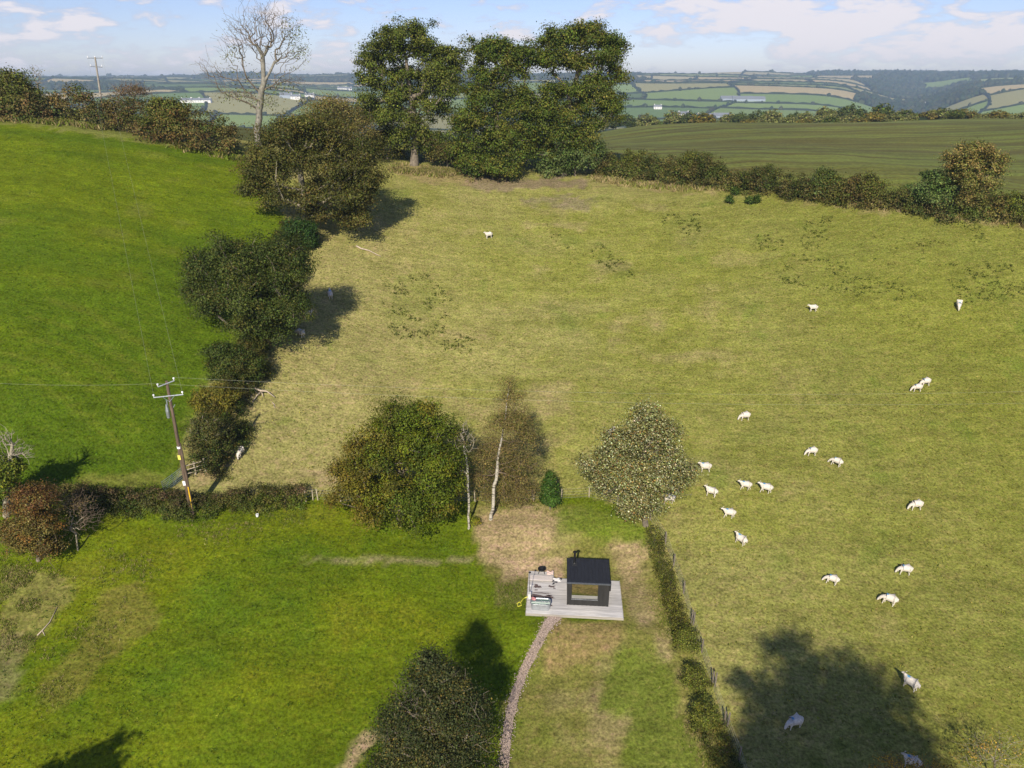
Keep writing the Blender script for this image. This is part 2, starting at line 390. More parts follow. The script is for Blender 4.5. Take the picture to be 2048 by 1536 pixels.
put([(395, 945), (430, 935), (470, 890), (480, 895), (440, 950), (400, 965)], (.28, .21, .11), .7, 5, pm)
lm = (zone == 1).astype(float)
put([(-50, 225), (480, 285), (490, 310), (300, 285), (0, 245)], (.17, .17, .05), .6, 5, lm)
for k_ in range(5):
    o_x, o_y = k_ * 26, k_ * -34
    put([(-20 + o_x, 728 + o_y), (90 + o_x, 762 + o_y), (180 + o_x, 818 + o_y), (250 + o_x, 890 + o_y), (240 + o_x, 894 + o_y), (168 + o_x, 826 + o_y), (84 + o_x, 771 + o_y), (-20 + o_x, 738 + o_y)], (.125, .15, .02), .45, 3, lm)
put([(150, 950), (330, 945), (335, 975), (180, 975)], (.15, .15, .035), .6, 8, lm)
put([(560, 470), (600, 480), (500, 650), (440, 740), (380, 860), (350, 960), (335, 950), (360, 850), (420, 730), (480, 640)], (.11, .15, .02), .6, 6, lm)
C = C * (1 + .10 * n_sml[..., None])
C = np.clip(C, .006, .8)

def ground_mat():
    m, N, L = new_mat('grass_ground')
    o = N('ShaderNodeOutputMaterial'); p = N('ShaderNodeBsdfPrincipled'); L(p.outputs[0], o.inputs[0]); p.inputs['Roughness'].default_value = .95; p.inputs['Specular IOR Level'].default_value = .02
    a = N('ShaderNodeAttribute'); a.attribute_name = 'tint'
    tc = N('ShaderNodeTexCoord')
    def noise(sc, det, stretch=(1, 1, 1), rough=.6):
        mp = N('ShaderNodeMapping'); L(tc.outputs['Object'], mp.inputs[0]); mp.inputs['Scale'].default_value = stretch
        n = N('ShaderNodeTexNoise'); n.inputs['Scale'].default_value = sc; n.inputs['Detail'].default_value = det; n.inputs['Roughness'].default_value = rough
        L(mp.outputs[0], n.inputs['Vector']); return n.outputs['Fac']
    def rng_(v, a0, a1, b0, b1):
        r = N('ShaderNodeMapRange'); L(v, r.inputs[0]); r.inputs[1].default_value = a0; r.inputs[2].default_value = a1; r.inputs[3].default_value = b0; r.inputs[4].default_value = b1; return r.outputs[0]
    f1 = noise(5.2, 6, (1, 1, .5), .66); f2 = noise(1.1, 5, (.55, 1.5, 1)); f3 = noise(.33, 5, (.3, 1.6, 1))
    def mul(x, y):
        k = N('ShaderNodeMath'); k.operation = 'MULTIPLY'; L(x, k.inputs[0]); L(y, k.inputs[1]); return k.outputs[0]
    v = mul(mul(rng_(f1, .30, .70, .46, 1.54), rng_(f2, .3, .7, .80, 1.20)), rng_(f3, .3, .7, .88, 1.12))
    v = mul(v, rng_(noise(1.9, 3, (1, 1.3, 1), .6), .30, .42, .62, 1.0))
    # drier straw blades among the green ones
    dry = N('ShaderNodeMix'); dry.data_type = 'RGBA'; dry.blend_type = 'MULTIPLY'; L(rng_(noise(2.1, 5, (.8, 1.2, 1), .7), .48, .70, 0, 1), dry.inputs[0]); L(a.outputs['Color'], dry.inputs[6]); dry.inputs[7].default_value = (1.35, 1.12, 1.6, 1)
    sc = N('ShaderNodeVectorMath'); sc.operation = 'SCALE'; L(dry.outputs[2], sc.inputs[0]); L(v, sc.inputs['Scale']); L(sc.outputs[0], p.inputs['Base Color'])
    b = N('ShaderNodeBump'); b.inputs['Strength'].default_value = .7; b.inputs['Distance'].default_value = .12; L(f1, b.inputs['Height']); L(b.outputs[0], p.inputs['Normal'])
    return m
GROUND = ground_mat()
def crest_mat():
    m, N, L = new_mat('drilled_crop')
    o = N('ShaderNodeOutputMaterial'); p = N('ShaderNodeBsdfPrincipled'); L(p.outputs[0], o.inputs[0]); p.inputs['Roughness'].default_value = .9; p.inputs['Specular IOR Level'].default_value = .1
    a = N('ShaderNodeAttribute'); a.attribute_name = 'tint'; tc = N('ShaderNodeTexCoord'); mp = N('ShaderNodeMapping'); L(tc.outputs['Object'], mp.inputs[0])
    mp.inputs['Rotation'].default_value = (0, 0, R(5)); sv = N('ShaderNodeMapping'); L(mp.outputs[0], sv.inputs[0]); sv.inputs['Scale'].default_value = (.006, .16, .0)
    n = N('ShaderNodeTexNoise'); n.inputs['Scale'].default_value = 1; n.inputs['Detail'].default_value = 7; n.inputs['Roughness'].default_value = .72; L(sv.outputs[0], n.inputs['Vector'])
    n2 = N('ShaderNodeTexNoise'); n2.inputs['Scale'].default_value = 1.5; n2.inputs['Detail'].default_value = 4; L(tc.outputs['Object'], n2.inputs['Vector'])
    r = N('ShaderNodeValToRGB'); L(n.outputs['Fac'], r.inputs[0]); e = r.color_ramp.elements; e[0].position = .42; e[0].color = (.72, .60, .66, 1); e[1].position = .57; e[1].color = (1.12, 1.25, 1.05, 1)
    mx = N('ShaderNodeMix'); mx.data_type = 'RGBA'; mx.blend_type = 'MULTIPLY'; mx.inputs[0].default_value = 1; L(a.outputs['Color'], mx.inputs[6]); L(r.outputs[0], mx.inputs[7])
    m3 = N('ShaderNodeMapRange'); L(n2.outputs['Fac'], m3.inputs[0]); m3.inputs[1].default_value = .3; m3.inputs[2].default_value = .7; m3.inputs[3].default_value = .75; m3.inputs[4].default_value = 1.25
    sc = N('ShaderNodeVectorMath'); sc.operation = 'SCALE'; L(mx.outputs[2], sc.inputs[0]); L(m3.outputs[0], sc.inputs['Scale']); L(sc.outputs[0], p.inputs['Base Color'])
    return m
CREST = crest_mat()
ny, nx = GX.shape
idx = np.arange(nx * ny).reshape(ny, nx)
quads = np.stack([idx[:-1, :-1], idx[:-1, 1:], idx[1:, 1:], idx[1:, :-1]], -1).reshape(-1, 4)
qz = zone[:-1, :-1].ravel()
GV = np.stack([GX, GY, GH + CAMZ], -1).reshape(-1, 3); GC = C.reshape(-1, 3)
for z_, nm, mt in ((0, 'sheep_pasture', GROUND), (1, 'upper_field', GROUND), (2, 'garden_lawn', GROUND), (3, 'crop_field', CREST), (4, 'rough_ground', GROUND)):
    q = quads[qz == z_]; u, inv = np.unique(q, return_inverse=True)
    o = link(nm, np_mesh(nm, GV[u], inv.reshape(-1, 4), GC[u], True), None, (mt,)); o['kind'] = 'structure'

# gravel path (a thin sheet on the lawn)
def ribbon(pts_px, widths, dz, steps=60):
    P = [at(*p) for p in pts_px]; t = np.linspace(0, len(P) - 1, steps)
    xs = np.interp(t, range(len(P)), [p.x for p in P]); ys = np.interp(t, range(len(P)), [p.y for p in P]); ws = np.interp(t, range(len(P)), widths)
    for _ in range(3): xs[1:-1] = (xs[:-2] + xs[1:-1] * 2 + xs[2:]) / 4; ys[1:-1] = (ys[:-2] + ys[1:-1] * 2 + ys[2:]) / 4
    dx = np.gradient(xs); dy = np.gradient(ys); l = np.hypot(dx, dy); nx_, ny_ = -dy / l, dx / l
    V = []; K = 7
    r = np.random.RandomState(3)
    for i in range(steps):
        for k in range(K):
            s_ = (k / (K - 1) - .5) * ws[i] * (1 + (.05 * r.randn() if k in (0, K - 1) else 0)); x = xs[i] + nx_[i] * s_; y = ys[i] + ny_[i] * s_
            V.append((x, y, s_))
    V = np.array(V); z = height(V[:, 0], V[:, 1]) + CAMZ + dz - .05 * (np.abs(V[:, 2]) > ws.max() * .42)
    Fq = [(i * K + k, i * K + k + 1, (i + 1) * K + k + 1, (i + 1) * K + k) for i in range(steps - 1) for k in range(K - 1)]
    return np.stack([V[:, 0], V[:, 1], z], -1), Fq
V_, F_ = ribbon([(1112, 1232), (1098, 1248), (1075, 1290), (1048, 1340), (1030, 1390), (1018, 1440), (1010, 1500), (1005, 1600)], [1.0, .72, .60, .58, .56, .56, .60, .64], .05, 90)
GRAVEL = simple('gravel', (.24, .185, .145), .95, var=.65, scale=9, bump=1.0)
o = link('gravel_path', np_mesh('gravel_path', V_, F_, None, True), None, (GRAVEL,)); o['kind'] = 'structure'
# loose stones on the path, uncountable
r_ = np.random.RandomState(5); sv = []; sf = []
for i in range(2600):
    k = r_.randint(0, 89); a_ = V_[k * 7 + r_.randint(0, 6)]; b_ = V_[(k + 1) * 7 + r_.randint(0, 7)]; t = r_.rand(); p = a_ * (1 - t) + b_ * t; p[:2] += r_.randn(2) * .16; s_ = .02 + .035 * r_.rand()
    n0 = len(sv); sv += [tuple(p + np.array(q) * s_ * (.7 + .6 * r_.rand())) for q in ((1, 0, 0), (0, 1, 0), (-1, 0, 0), (0, -1, 0), (0, 0, 1))]
    sf += [(n0, n0 + 1, n0 + 4), (n0 + 1, n0 + 2, n0 + 4), (n0 + 2, n0 + 3, n0 + 4), (n0 + 3, n0, n0 + 4)]
o = link('gravel', np_mesh('gravel', sv, sf), None, (simple('gravel_stone', (.36, .28, .24), .9, var=.5, scale=11),)); o['kind'] = 'stuff'

# ------------------------------------------------------------------ far country
frng = np.random.RandomState(21)
def fh(X, Y): return height(X, Y) + CAMZ
fy = np.concatenate([[318], np.geomspace(335, 7800, 150)]); fa = np.linspace(-.98, .98, 150)
FA, FY = np.meshgrid(fa, fy); FX = FA * FY
V = np.stack([FX, FY, fh(FX, FY) - 1.2 - .8 * sm(FY, 500, 2000)], -1).reshape(-1, 3)
ii = np.arange(FX.size).reshape(FX.shape); q = np.stack([ii[:-1, :-1], ii[:-1, 1:], ii[1:, 1:], ii[1:, :-1]], -1).reshape(-1, 4)
o = link('far_hills', np_mesh('far_hills', V, q, (.07, .09, .03), True), None, (GROUND,)); o['kind'] = 'structure'
leaves_q = []
def split(Q, d):
    Q = [np.array(p, float) for p in Q]
    e = [np.linalg.norm(Q[(i + 1) % 4] - Q[i]) for i in range(4)]; w = (e[0] + e[2]) / 2; h = (e[1] + e[3]) / 2
    c = sum(Q) / 4; D = c[1]; lim = 190 + .07 * D
    if max(w, h) < lim * (1 + .5 * frng.rand()) or d > 12: leaves_q.append(Q); return
    t1, t2 = .5 + .22 * (frng.rand() - .5), .5 + .22 * (frng.rand() - .5)
    if w * (0.8 + .2 * frng.rand()) > h: A = Q[0] * (1 - t1) + Q[1] * t1; B = Q[3] * (1 - t2) + Q[2] * t2; split([Q[0], A, B, Q[3]], d + 1); split([A, Q[1], Q[2], B], d + 1)
    else: A = Q[1] * (1 - t1) + Q[2] * t1; B = Q[0] * (1 - t2) + Q[3] * t2; split([Q[0], Q[1], A, B], d + 1); split([B, A, Q[2], Q[3]], d + 1)
def warp(p):
    x, y = p[..., 0], p[..., 1]
    return np.stack([x + 90 * vnoise(x, y, 700, 91) * sm(y, 350, 900), y + 80 * vnoise(x, y, 600, 92) * sm(y, 350, 900)], -1)
for (y0, y1) in ((340, 800), (800, 1700), (1700, 3200), (3200, 6200)):
    for k in range(6):
        a0, a1 = -.9 + k * .3, -.6 + k * .3
        split([(a0 * y0, y0), (a1 * y0, y0), (a1 * y1, y1), (a0 * y1, y1)], 0)
fv = []; ff = []; fc = []; hedge_lines = []; woods = []
pal = [(.155, .225, .060), (.180, .250, .065), (.120, .185, .055), (.21, .245, .080), (.26, .25, .10), (.10, .150, .045), (.19, .26, .07)]
for Q in leaves_q:
    c = warp(sum(Q) / 4); a = c[0] / c[1]; D = c[1]
    pw = .07 + .60 * math.exp(-((a - .50) / .085) ** 2) * float(sm(D, 2300, 3400)) + .28 * float(sm(D, 3200, 3800)) * (a > .42) + .25 * (D < 800)
    if a < -.3 and D > 3300: pw += .25
    if a < .40 and D > 2700: pw = .03
    if frng.rand() < pw: woods.append(Q); continue
    col = pal[frng.randint(len(pal))]
    if D > 2200 and frng.rand() < .22: col = (.40, .33, .16)
    if D > 3300 and .05 < a < .5 and frng.rand() < .35: col = (.36, .32, .16)
    n = 9; s_, t_ = np.meshgrid(np.linspace(0, 1, n), np.linspace(0, 1, n)); s_ = s_[..., None]; t_ = t_[..., None]
    P = warp((Q[0] * (1 - s_) + Q[1] * s_) * (1 - t_) + (Q[3] * (1 - s_) + Q[2] * s_) * t_)
    z = fh(P[..., 0], P[..., 1]); base = len(fv)
    fv += [tuple(x) for x in np.concatenate([P, z[..., None]], -1).reshape(-1, 3)]; fc += [tuple(np.array(col) * (.92 + .16 * frng.rand()))] * (n * n)
    k = base + np.arange(n * n).reshape(n, n); ff += np.stack([k[:-1, :-1], k[:-1, 1:], k[1:, 1:], k[1:, :-1]], -1).reshape(-1, 4).tolist()
    for e in range(2): hedge_lines.append((Q[e], Q[e + 1]))
o = link('far_fields', np_mesh('far_fields', fv, ff, np.array(fc), True), None, (GROUND,)); o['kind'] = 'structure'
# hedges between the far fields: lumpy banks
hv = []; hf = []; hc = []
for (A, B) in hedge_lines:
    L_ = np.linalg.norm(B - A); n = max(3, int(L_ / 14)); t = np.linspace(0, 1, n)[:, None]; P = warp(A * (1 - t) + B * t)
    d = np.gradient(P, axis=0); d /= np.linalg.norm(d, axis=1)[:, None] + 1e-9; nrm = np.stack([-d[:, 1], d[:, 0]], -1)
    z = fh(P[:, 0], P[:, 1]); D = P[:, 1].mean(); w = 1.8 + D * .0009; hh = (1.6 + 2.2 * frng.rand(n)) * (1 + D / 3500)
    base = len(hv)
    for i in range(n):
        for (s_, u_) in ((-1, -.6), (-.7, .9), (.5, 1.), (1, -.6)): hv.append((P[i, 0] + nrm[i, 0] * w * s_, P[i, 1] + nrm[i, 1] * w * s_, z[i] + (hh[i] * u_ if u_ > 0 else -1))); hc.append(tuple(np.array((.022, .034, .012)) * (.7 + .7 * frng.rand())))
    for i in range(n - 1):
        for k in range(3): b = base + i * 4 + k; hf.append((b, b + 1, b + 5, b + 4))
o = link('far_hedges', np_mesh('far_hedges', hv, hf, np.array(hc), False), None, (LEAF,)); o['kind'] = 'stuff'
# far woods and hedgerow trees too small to pick apart: deformed crowns
def crown_template(n=1, seed=0):
    import bmesh
    bm = bmesh.new(); bmesh.ops.create_icosphere(bm, subdivisions=n, radius=1.0)
    v = np.array([x.co[:] for x in bm.verts]); f = np.array([[x.index for x in p.verts] for p in bm.faces]); bm.free(); return v, f
TPL = (crown_template(1), crown_template(2))
wv = []; wf = []; wc = []; cnt = 0
def blob(x, y, s, col, z):
    global cnt
    CV, CF = TPL[1 if y < 1800 else 0]
    r = frng; v = CV * (np.array([s * (.85 + .4 * r.rand()), s * (.85 + .4 * r.rand()), s * (.75 + .5 * r.rand())])) * (1 + .22 * r.randn(len(CV), 1))
    wv.append(v + (x, y, z + s * .55)); wf.append(CF + cnt); wc.append(np.array(col) * (.65 + .7 * r.rand(len(CV), 1))); cnt += len(CV)
wp = []
for Q in woods:
    c = sum(Q) / 4; D = c[1]; ar = np.linalg.norm(Q[1] - Q[0]) * np.linalg.norm(Q[2] - Q[1]); s = 4.5 + D * .0016
    n = int(min(420, ar / (s * s * 3.2)))
    if D < 900: n = int(n * .25)
    for _ in range(n):
        u, v = frng.rand(2); p = warp((Q[0] * (1 - u) + Q[1] * u) * (1 - v) + (Q[3] * (1 - u) + Q[2] * u) * v); wp.append((p[0], p[1], s * (.8 + .6 * frng.rand())))
for (A, B) in hedge_lines:
    n = frng.poisson(np.linalg.norm(B - A) / (60 if A[1] < 2600 else 170))
    for _ in range(n):
        t = frng.rand(); p = warp(A * (1 - t) + B * t); wp.append((p[0] + 3 * frng.randn(), p[1] + 3 * frng.randn(), (3 + p[1] * .0011) * (.6 + .8 * frng.rand())))
wp = [w for w in wp if abs(w[0] / w[1]) < .82 and w[1] > 620]
wp = [wp[i] for i in frng.permutation(len(wp))[:13000]]
WZ = fh(np.array([w[0] for w in wp]), np.array([w[1] for w in wp]))
for (x, y, s), z_ in zip(wp, WZ): blob(x, y, s, [(.030, .050, .020), (.040, .055, .022), (.055, .060, .028)][frng.randint(3)], z_)
o = link('far_woodland', np_mesh('far_woodland', np.concatenate(wv), np.concatenate(wf), np.concatenate(wc), False), None, (LEAF,)); o['kind'] = 'stuff'
# ------------------------------------------------------------------ vegetation builders
LEAFCOUNT = 0
def leaf_quads(P, Nrm, size, col, r, aspect=.62):
    """one small folded rhomb per leaf spray"""
    n = len(P); Nrm = Nrm / (np.linalg.norm(Nrm, axis=1)[:, None] + 1e-9)
    t = r.randn(n, 3); t -= (t * Nrm).sum(1)[:, None] * Nrm; t /= np.linalg.norm(t, axis=1)[:, None] + 1e-9; b = np.cross(Nrm, t)
    s = (size * (.6 + .8 * r.rand(n)))[:, None]; a = t * s; c = b * s * aspect; fold = Nrm * s * (.25 * r.randn(n))[:, None]
    V = np.stack([P - a * .5, P + c * .5 + fold, P + a * .5, P - c * .5 + fold], 1).reshape(-1, 3)
    return V, np.arange(4 * n).reshape(n, 4), np.repeat(col, 4, axis=0)
def tubes(segs, sides=5):
    """segs: (p0, p1, r0, r1) arrays -> one mesh of tapered limbs"""
    p0 = np.array([s[0] for s in segs]); p1 = np.array([s[1] for s in segs]); r0 = np.array([s[2] for s in segs]); r1 = np.array([s[3] for s in segs])
    d = p1 - p0; l = np.linalg.norm(d, axis=1)[:, None] + 1e-9; d = d / l; p1 = p1 + d * r1[:, None] * .5
    up = np.where(np.abs(d[:, 2:3]) > .9, np.array([[1., 0, 0]]), np.array([[0, 0, 1.]])); a = np.cross(d, up); a /= np.linalg.norm(a, axis=1)[:, None]; b = np.cross(d, a)
    rings = []
    for k in range(sides):
        th = 2 * math.pi * k / sides; e = a * math.cos(th) + b * math.sin(th); rings.append((p0 + e * r0[:, None], p1 + e * r1[:, None]))
    n = len(segs); V = np.stack([x for q in rings for x in q], 1).reshape(-1, 3)         # n * (2*sides)
    base = np.arange(n)[:, None] * (2 * sides); Fs = []
    for k in range(sides):
        k2 = (k + 1) % sides; Fs.append(np.concatenate([base + 2 * k, base + 2 * k2, base + 2 * k2 + 1, base + 2 * k + 1], 1))
    return V, np.concatenate(Fs)
def skeleton(trunk, attr, r, rmax, rmin=.015, step=1.3, w=.28, wob=.16, expo=.46, lean=.0, split=.05):
    """grow limbs from the trunk to every attractor; radii follow how much each limb carries"""
    nodes = [np.array(trunk[0], float)]; par = [-1]; plen = [0.0]
    for a, b in zip(trunk[:-1], trunk[1:]):
        a = np.array(a, float); b = np.array(b, float); k = max(1, int(np.linalg.norm(b - a) / step))
        for i in range(1, k + 1): nodes.append(a + (b - a) * i / k + (r.randn(3) * wob * .35 if i < k else 0)); par.append(len(nodes) - 2); plen.append(plen[-1] + np.linalg.norm(b - a) / k)
    nT = len(nodes); first = max(1, int(nT * .35))
    top = nodes[-1]; attr = attr[np.argsort(np.linalg.norm(attr - np.array(nodes[int(nT * .7)]), axis=1))]
    NN = np.empty((nT + len(attr) * 12, 3)); NN[:nT] = nodes; PL = np.empty(len(NN)); PL[:nT] = plen; PR = np.full(len(NN), -1); PR[:nT] = par; cnt = nT; tips = []
    for A in attr:
        d = np.linalg.norm(NN[first:cnt] - A, axis=1); up = NN[first:cnt, 2] - A[2]
        j = first + int(np.argmin(d + w * PL[first:cnt] + .6 * np.maximum(up, 0)))
        s = NN[j]; L_ = np.linalg.norm(A - s); k = min(11, max(1, int(L_ / step))); prev = j
        side = np.cross((A - s) / (L_ + 1e-6), r.randn(3)) * L_ * wob * .5; side[2] += L_ * (.10 - lean)
        for i in range(1, k + 1):
            t = i / k; p = s + (A - s) * t + side * math.sin(math.pi * t) + r.randn(3) * wob * .25 * (i < k)
            if cnt >= len(NN): break
            NN[cnt] = p; PL[cnt] = PL[prev] + L_ / k; PR[cnt] = prev; prev = cnt; cnt += 1
        tips.append(prev)
    load = np.zeros(cnt)
    for t_ in tips: load[t_] += 1
    for i in range(cnt - 1, 0, -1): load[PR[i]] += load[i]
    load = np.maximum(load, .5); rad = np.maximum(rmin, rmax * (load / load.max()) ** expo)
    trunk_r = np.linspace(1, .62, nT); rad[:nT] = np.maximum(rad[:nT], 0); rad[0] = rmax * 1.35
    main = []; fine = []
    for i in range(1, cnt):
        s = (NN[PR[i]], NN[i], min(rad[PR[i]], rad[i] * 1.5) if PR[i] > 0 else rad[0], rad[i]); (main if rad[i] > split or i < nT else fine).append(s)
    return main, fine, NN[tips] if False else NN[np.array(tips)]
def lobes_world(lobes, Y0, zdep):
    """crown masses outlined in the picture, set at their own distance"""
    out = []
    for l in lobes:
        px, py, rx, ry = l[:4]; dy = l[4] if len(l) > 4 else 0.0
        c = on_Y(px, py, Y0 + dy); dep = c.y * math.cos(PITCH) - (c.z - CAMZ) * math.sin(PITCH)
        el = abs(math.atan2(CAMZ - c.z, c.y)); rX = rx * dep / F * 1.04; rd = l[5] if len(l) > 5 else rX * .9
        rV = ry * dep / F; rZ2 = (rV ** 2 - (rd * math.sin(el)) ** 2) / math.cos(el) ** 2; rZ = math.sqrt(max(rZ2, (rV * .55) ** 2))
        out.append((np.array(c), np.array([rX, rd, rZ])))
    return out
def sample_lobes(LB, n, r, shell=.45, fill=.22, rag=1.0, out=.07):
    w = np.array([(l[1][0] * l[1][1] * l[1][2]) ** (2 / 3) for l in LB]); ns = r.multinomial(n, w / w.sum()); P = []; O = []
    for (c, R_), k in zip(LB, ns):
        d = r.randn(k, 3); d /= np.linalg.norm(d, axis=1)[:, None]; d[:, 2] = np.where(d[:, 2] < -.5, -d[:, 2] * .6, d[:, 2]); rr = (shell + (1 - shell) * r.rand(k) ** .7)[:, None]; ph = r.rand(6) * 6.28; rr = rr * (1 + rag * .24 * np.sin(5 * d[:, :1] + ph[0]) * np.sin(6 * d[:, 1:2] + ph[1]) + rag * .20 * np.sin(9 * d[:, 2:] + ph[2] + 4 * d[:, :1]))
        far_ = r.rand(k, 1) < out; rr = np.where(far_, 1.08 + .22 * r.rand(k, 1), rr); P.append(c + d * R_ * rr); O.append(d)
    P = np.concatenate(P); O = np.concatenate(O)
    m = r.rand(len(P)) < fill
    if m.any() and len(LB) > 3:
        C_ = np.array([l[0] for l in LB]); a_ = r.randint(0, len(LB), m.sum()); d2 = ((C_[a_][:, None] - C_[None]) ** 2).sum(-1); nb = np.argsort(d2, 1)[np.arange(len(a_)), r.randint(1, 4, len(a_))]; t = r.uniform(.2, .8, (len(a_), 1)); rad_ = np.array([l[1].mean() for l in LB])[a_][:, None]
        P[m] = C_[a_] * (1 - t) + C_[nb] * t + r.randn(len(a_), 3) * rad_ * .38
    gz_ = height(P[:, 0], P[:, 1]) + CAMZ + .3; P[:, 2] = np.maximum(P[:, 2], gz_ + .2 * r.rand(len(P))); return P, O
def pick_cols(P, cols, n, r):
    w = np.array([c[1] for c in cols], float); return np.array([c[0] for c in cols])[r.choice(len(cols), n, p=w / w.sum())]
def foliage(P, O, per, rc, size, cols, r, grad=None, up=.55, aspect=.62, jit=.28, mix=.3):
    n = len(P); cc = pick_cols(P, cols, n, r) * (.78 + .85 * r.rand(n, 1)) * np.array([1.10, 1.12, .72])
    rs = (.65 + .7 * r.rand(n))
    if grad is not None: cc = grad(P, cc, r)
    k = r.poisson(per, n); idx = np.repeat(np.arange(n), k); m = len(idx)
    g = r.randn(m, 3); q = P[idx] + g * (rc * rs[idx])[:, None] * np.array([1, 1, .66]) * .62
    N_ = O[idx] * .5 + g * .35 + np.array([0, 0, up]) + r.randn(m, 3) * .55
    cb = cc[idx]; sw = r.rand(m) < mix; alt = pick_cols(P, cols, m, r) * np.array([1.32, 1.34, .86]) * (.85 + .3 * r.rand(m, 1))
    if grad is None: cb = np.where(sw[:, None], alt, cb)
    col = np.clip(cb * (1 + jit * r.randn(m, 1)) * (1 + .08 * r.randn(m, 3)), .004, .9)
    return leaf_quads(q, N_, np.full(m, size), col, r, aspect)
def tree(name, label, cat, base, trunk_px, lobes, cols, seed, n=220, per=110, rc=.8, leaf=.26, rmax=.45, bark=None, group=None, grad=None, bare=0, barel=None, split=.05,
         shell=.4, step=1.3, w=.28, wob=.16, aspect=.62, up=.55, dy=0, twig_mat=None, rmin=.018, expo=.46, jit=.28, lean=0.0, trunks=None, mix=.3, rag=1.0):
    r = np.random.RandomState(seed); bark = bark or BARK
    b = at(*base) if not isinstance(base, Vector) else base
    root = empty(name, b); tag(root, label, cat, group); B = np.array(b)
    T = [B - [0, 0, .3]] + [np.array(on_Y(p[0], p[1], b.y + dy + (p[2] if len(p) > 2 else 0))) for p in trunk_px]
    LB = lobes_world(lobes, b.y + dy, None)
    P, O = sample_lobes(LB, n, r, shell, .22, rag)
    AT = P
    if bare:
        P2, O2 = sample_lobes(lobes_world(barel or lobes, b.y + dy, None), bare, r, .05); AT = np.concatenate([P, P2]) if n else P2
    main, fine, tips = skeleton(T, AT, r, rmax, rmin, step, w, wob, expo, lean, split)
    for xt in (trunks or []):
        main += [(np.array(p0) , np.array(p1), ra, rb) for p0, p1, ra, rb in xt]
    v, f = tubes(main, 6); link('trunk', np_mesh('trunk', v - B, f, None, True), root, (bark,))
    if fine:
        v, f = tubes(fine, 3); link('branches', np_mesh('branches', v - B, f), root, (twig_mat or bark,))['kind'] = 'stuff'
    if n and per:
        v, f, c = foliage(P, O, per, rc, leaf, cols, r, grad, up, aspect, jit, mix); link('crown', np_mesh('crown', v - B, f, c), root, (LEAF,))
    return root
def hedge(name, label, cat, line, h, wd, cols, seed, per_m=9, per=60, rc=.5, leaf=.17, stem=BARK_DARK, group=None, stems=1.0, vary=.35, grad=None, tops=()):
    """a ragged hedge along a line on the ground"""
    r = np.random.RandomState(seed); P = [at(*p) for p in line]; X = np.array([p.x for p in P]); Y = np.array([p.y for p in P])
    s = np.concatenate([[0], np.cumsum(np.hypot(np.diff(X), np.diff(Y)))]); L_ = s[-1]; n = int(L_ * per_m)
    t = r.rand(n) * L_; x = np.interp(t, s, X); y = np.interp(t, s, Y); H = np.interp(t, s, h) if hasattr(h, '__len__') else np.full(n, h)
    H = H * (1 + 1.25 * vary * vnoise(t, t * 0, 3.4, seed) + .8 * vary * vnoise(t, t * 0, 1.3, seed + 1))
    cen = .22 * wd * vnoise(t, t * 0, 4.1, seed + 9)
    dx = np.interp(t, s, np.gradient(X, s)); dy = np.interp(t, s, np.gradient(Y, s)); l = np.hypot(dx, dy); nx_, ny_ = -dy / l, dx / l
    th = math.pi * (.02 + .96 * r.rand(n)); rr = .55 + .45 * r.rand(n); off = cen + np.cos(th) * rr * wd / 2 * (1 + .45 * vnoise(t, t * 0, 2.3, seed + 5)); hh = np.sin(th) ** .7 * rr * H
    hh = np.where(r.rand(n) < .22, hh * r.rand(n), hh); hh = np.maximum(hh, .12)
    px, py = x + nx_ * off, y + ny_ * off; g = height(px, py) + CAMZ; C_ = np.stack([px, py, g + hh], -1); O = np.stack([nx_ * np.cos(th), ny_ * np.cos(th), np.sin(th)], -1)
    o0 = Vector((X.mean(), Y.mean(), gz(X.mean(), Y.mean()))); root = empty(name, o0); tag(root, label, cat, group); B = np.array(o0)
    tone = 1 + .35 * vnoise(t, t * 0, 2.9, seed + 12); warm = np.clip(vnoise(t, t * 0, 3.7, seed + 15), 0, 1)[:, None] * .6
    g0 = grad
    def grad(P_, cc, r_):
        cc = cc * tone[:, None]; cc = cc * (1 - warm) + cc * np.array([1.45, 1.08, 1.0]) * warm
        return g0(P_, cc, r_) if g0 else cc
    v, f, c = foliage(C_, O, per, rc, leaf, cols, r, grad); link('foliage', np_mesh('foliage', v - B, f, c), root, (LEAF,))
    k = r.rand(n) < .35 * stems; seg = []
    for i in np.where(k)[0]:
        a = np.array([x[i] + nx_[i] * off[i] * .3, y[i] + ny_[i] * off[i] * .3, height(x[i], y[i]) + CAMZ - .1]); b = C_[i] + r.randn(3) * .15 + [0, 0, .25 * r.rand()]; m = (a + b) / 2 + r.randn(3) * .15
        seg += [(a, m, .03, .02), (m, b, .02, .008), (b, b + r.randn(3) * .25 + [0, 0, .2], .01, .004)]
    v, f = tubes(seg, 3); link('stems', np_mesh('stems', v - B, f), root, (stem,))['kind'] = 'stuff'
    return root
# leaf colours (linear)
OAK = [((.060, .082, .016), 3), ((.082, .092, .020), 2.5), ((.105, .098, .024), 1.5), ((.040, .062, .013), 1.5)]
OAKG = [((.066, .082, .017), 3), ((.090, .100, .022), 2), ((.048, .062, .014), 2), ((.110, .115, .035), 1)]
BROWN = [((.072, .066, .022), 3), ((.062, .064, .018), 3), ((.095, .074, .026), 1.3), ((.042, .048, .013), 2)]
DARKG = [((.040, .056, .014), 3), ((.055, .068, .018), 3), ((.030, .045, .011), 2), ((.075, .070, .022), 1)]
HOLLY = [((.020, .045, .012), 3), ((.032, .060, .016), 2), ((.06, .08, .03), .5)]
HEDGE = [((.085, .068, .030), 3), ((.060, .062, .018), 3), ((.105, .075, .040), 2), ((.045, .060, .014), 2)]
OLIVE = [((.080, .088, .022), 3), ((.060, .072, .016), 3), ((.10, .09, .03), 2)]

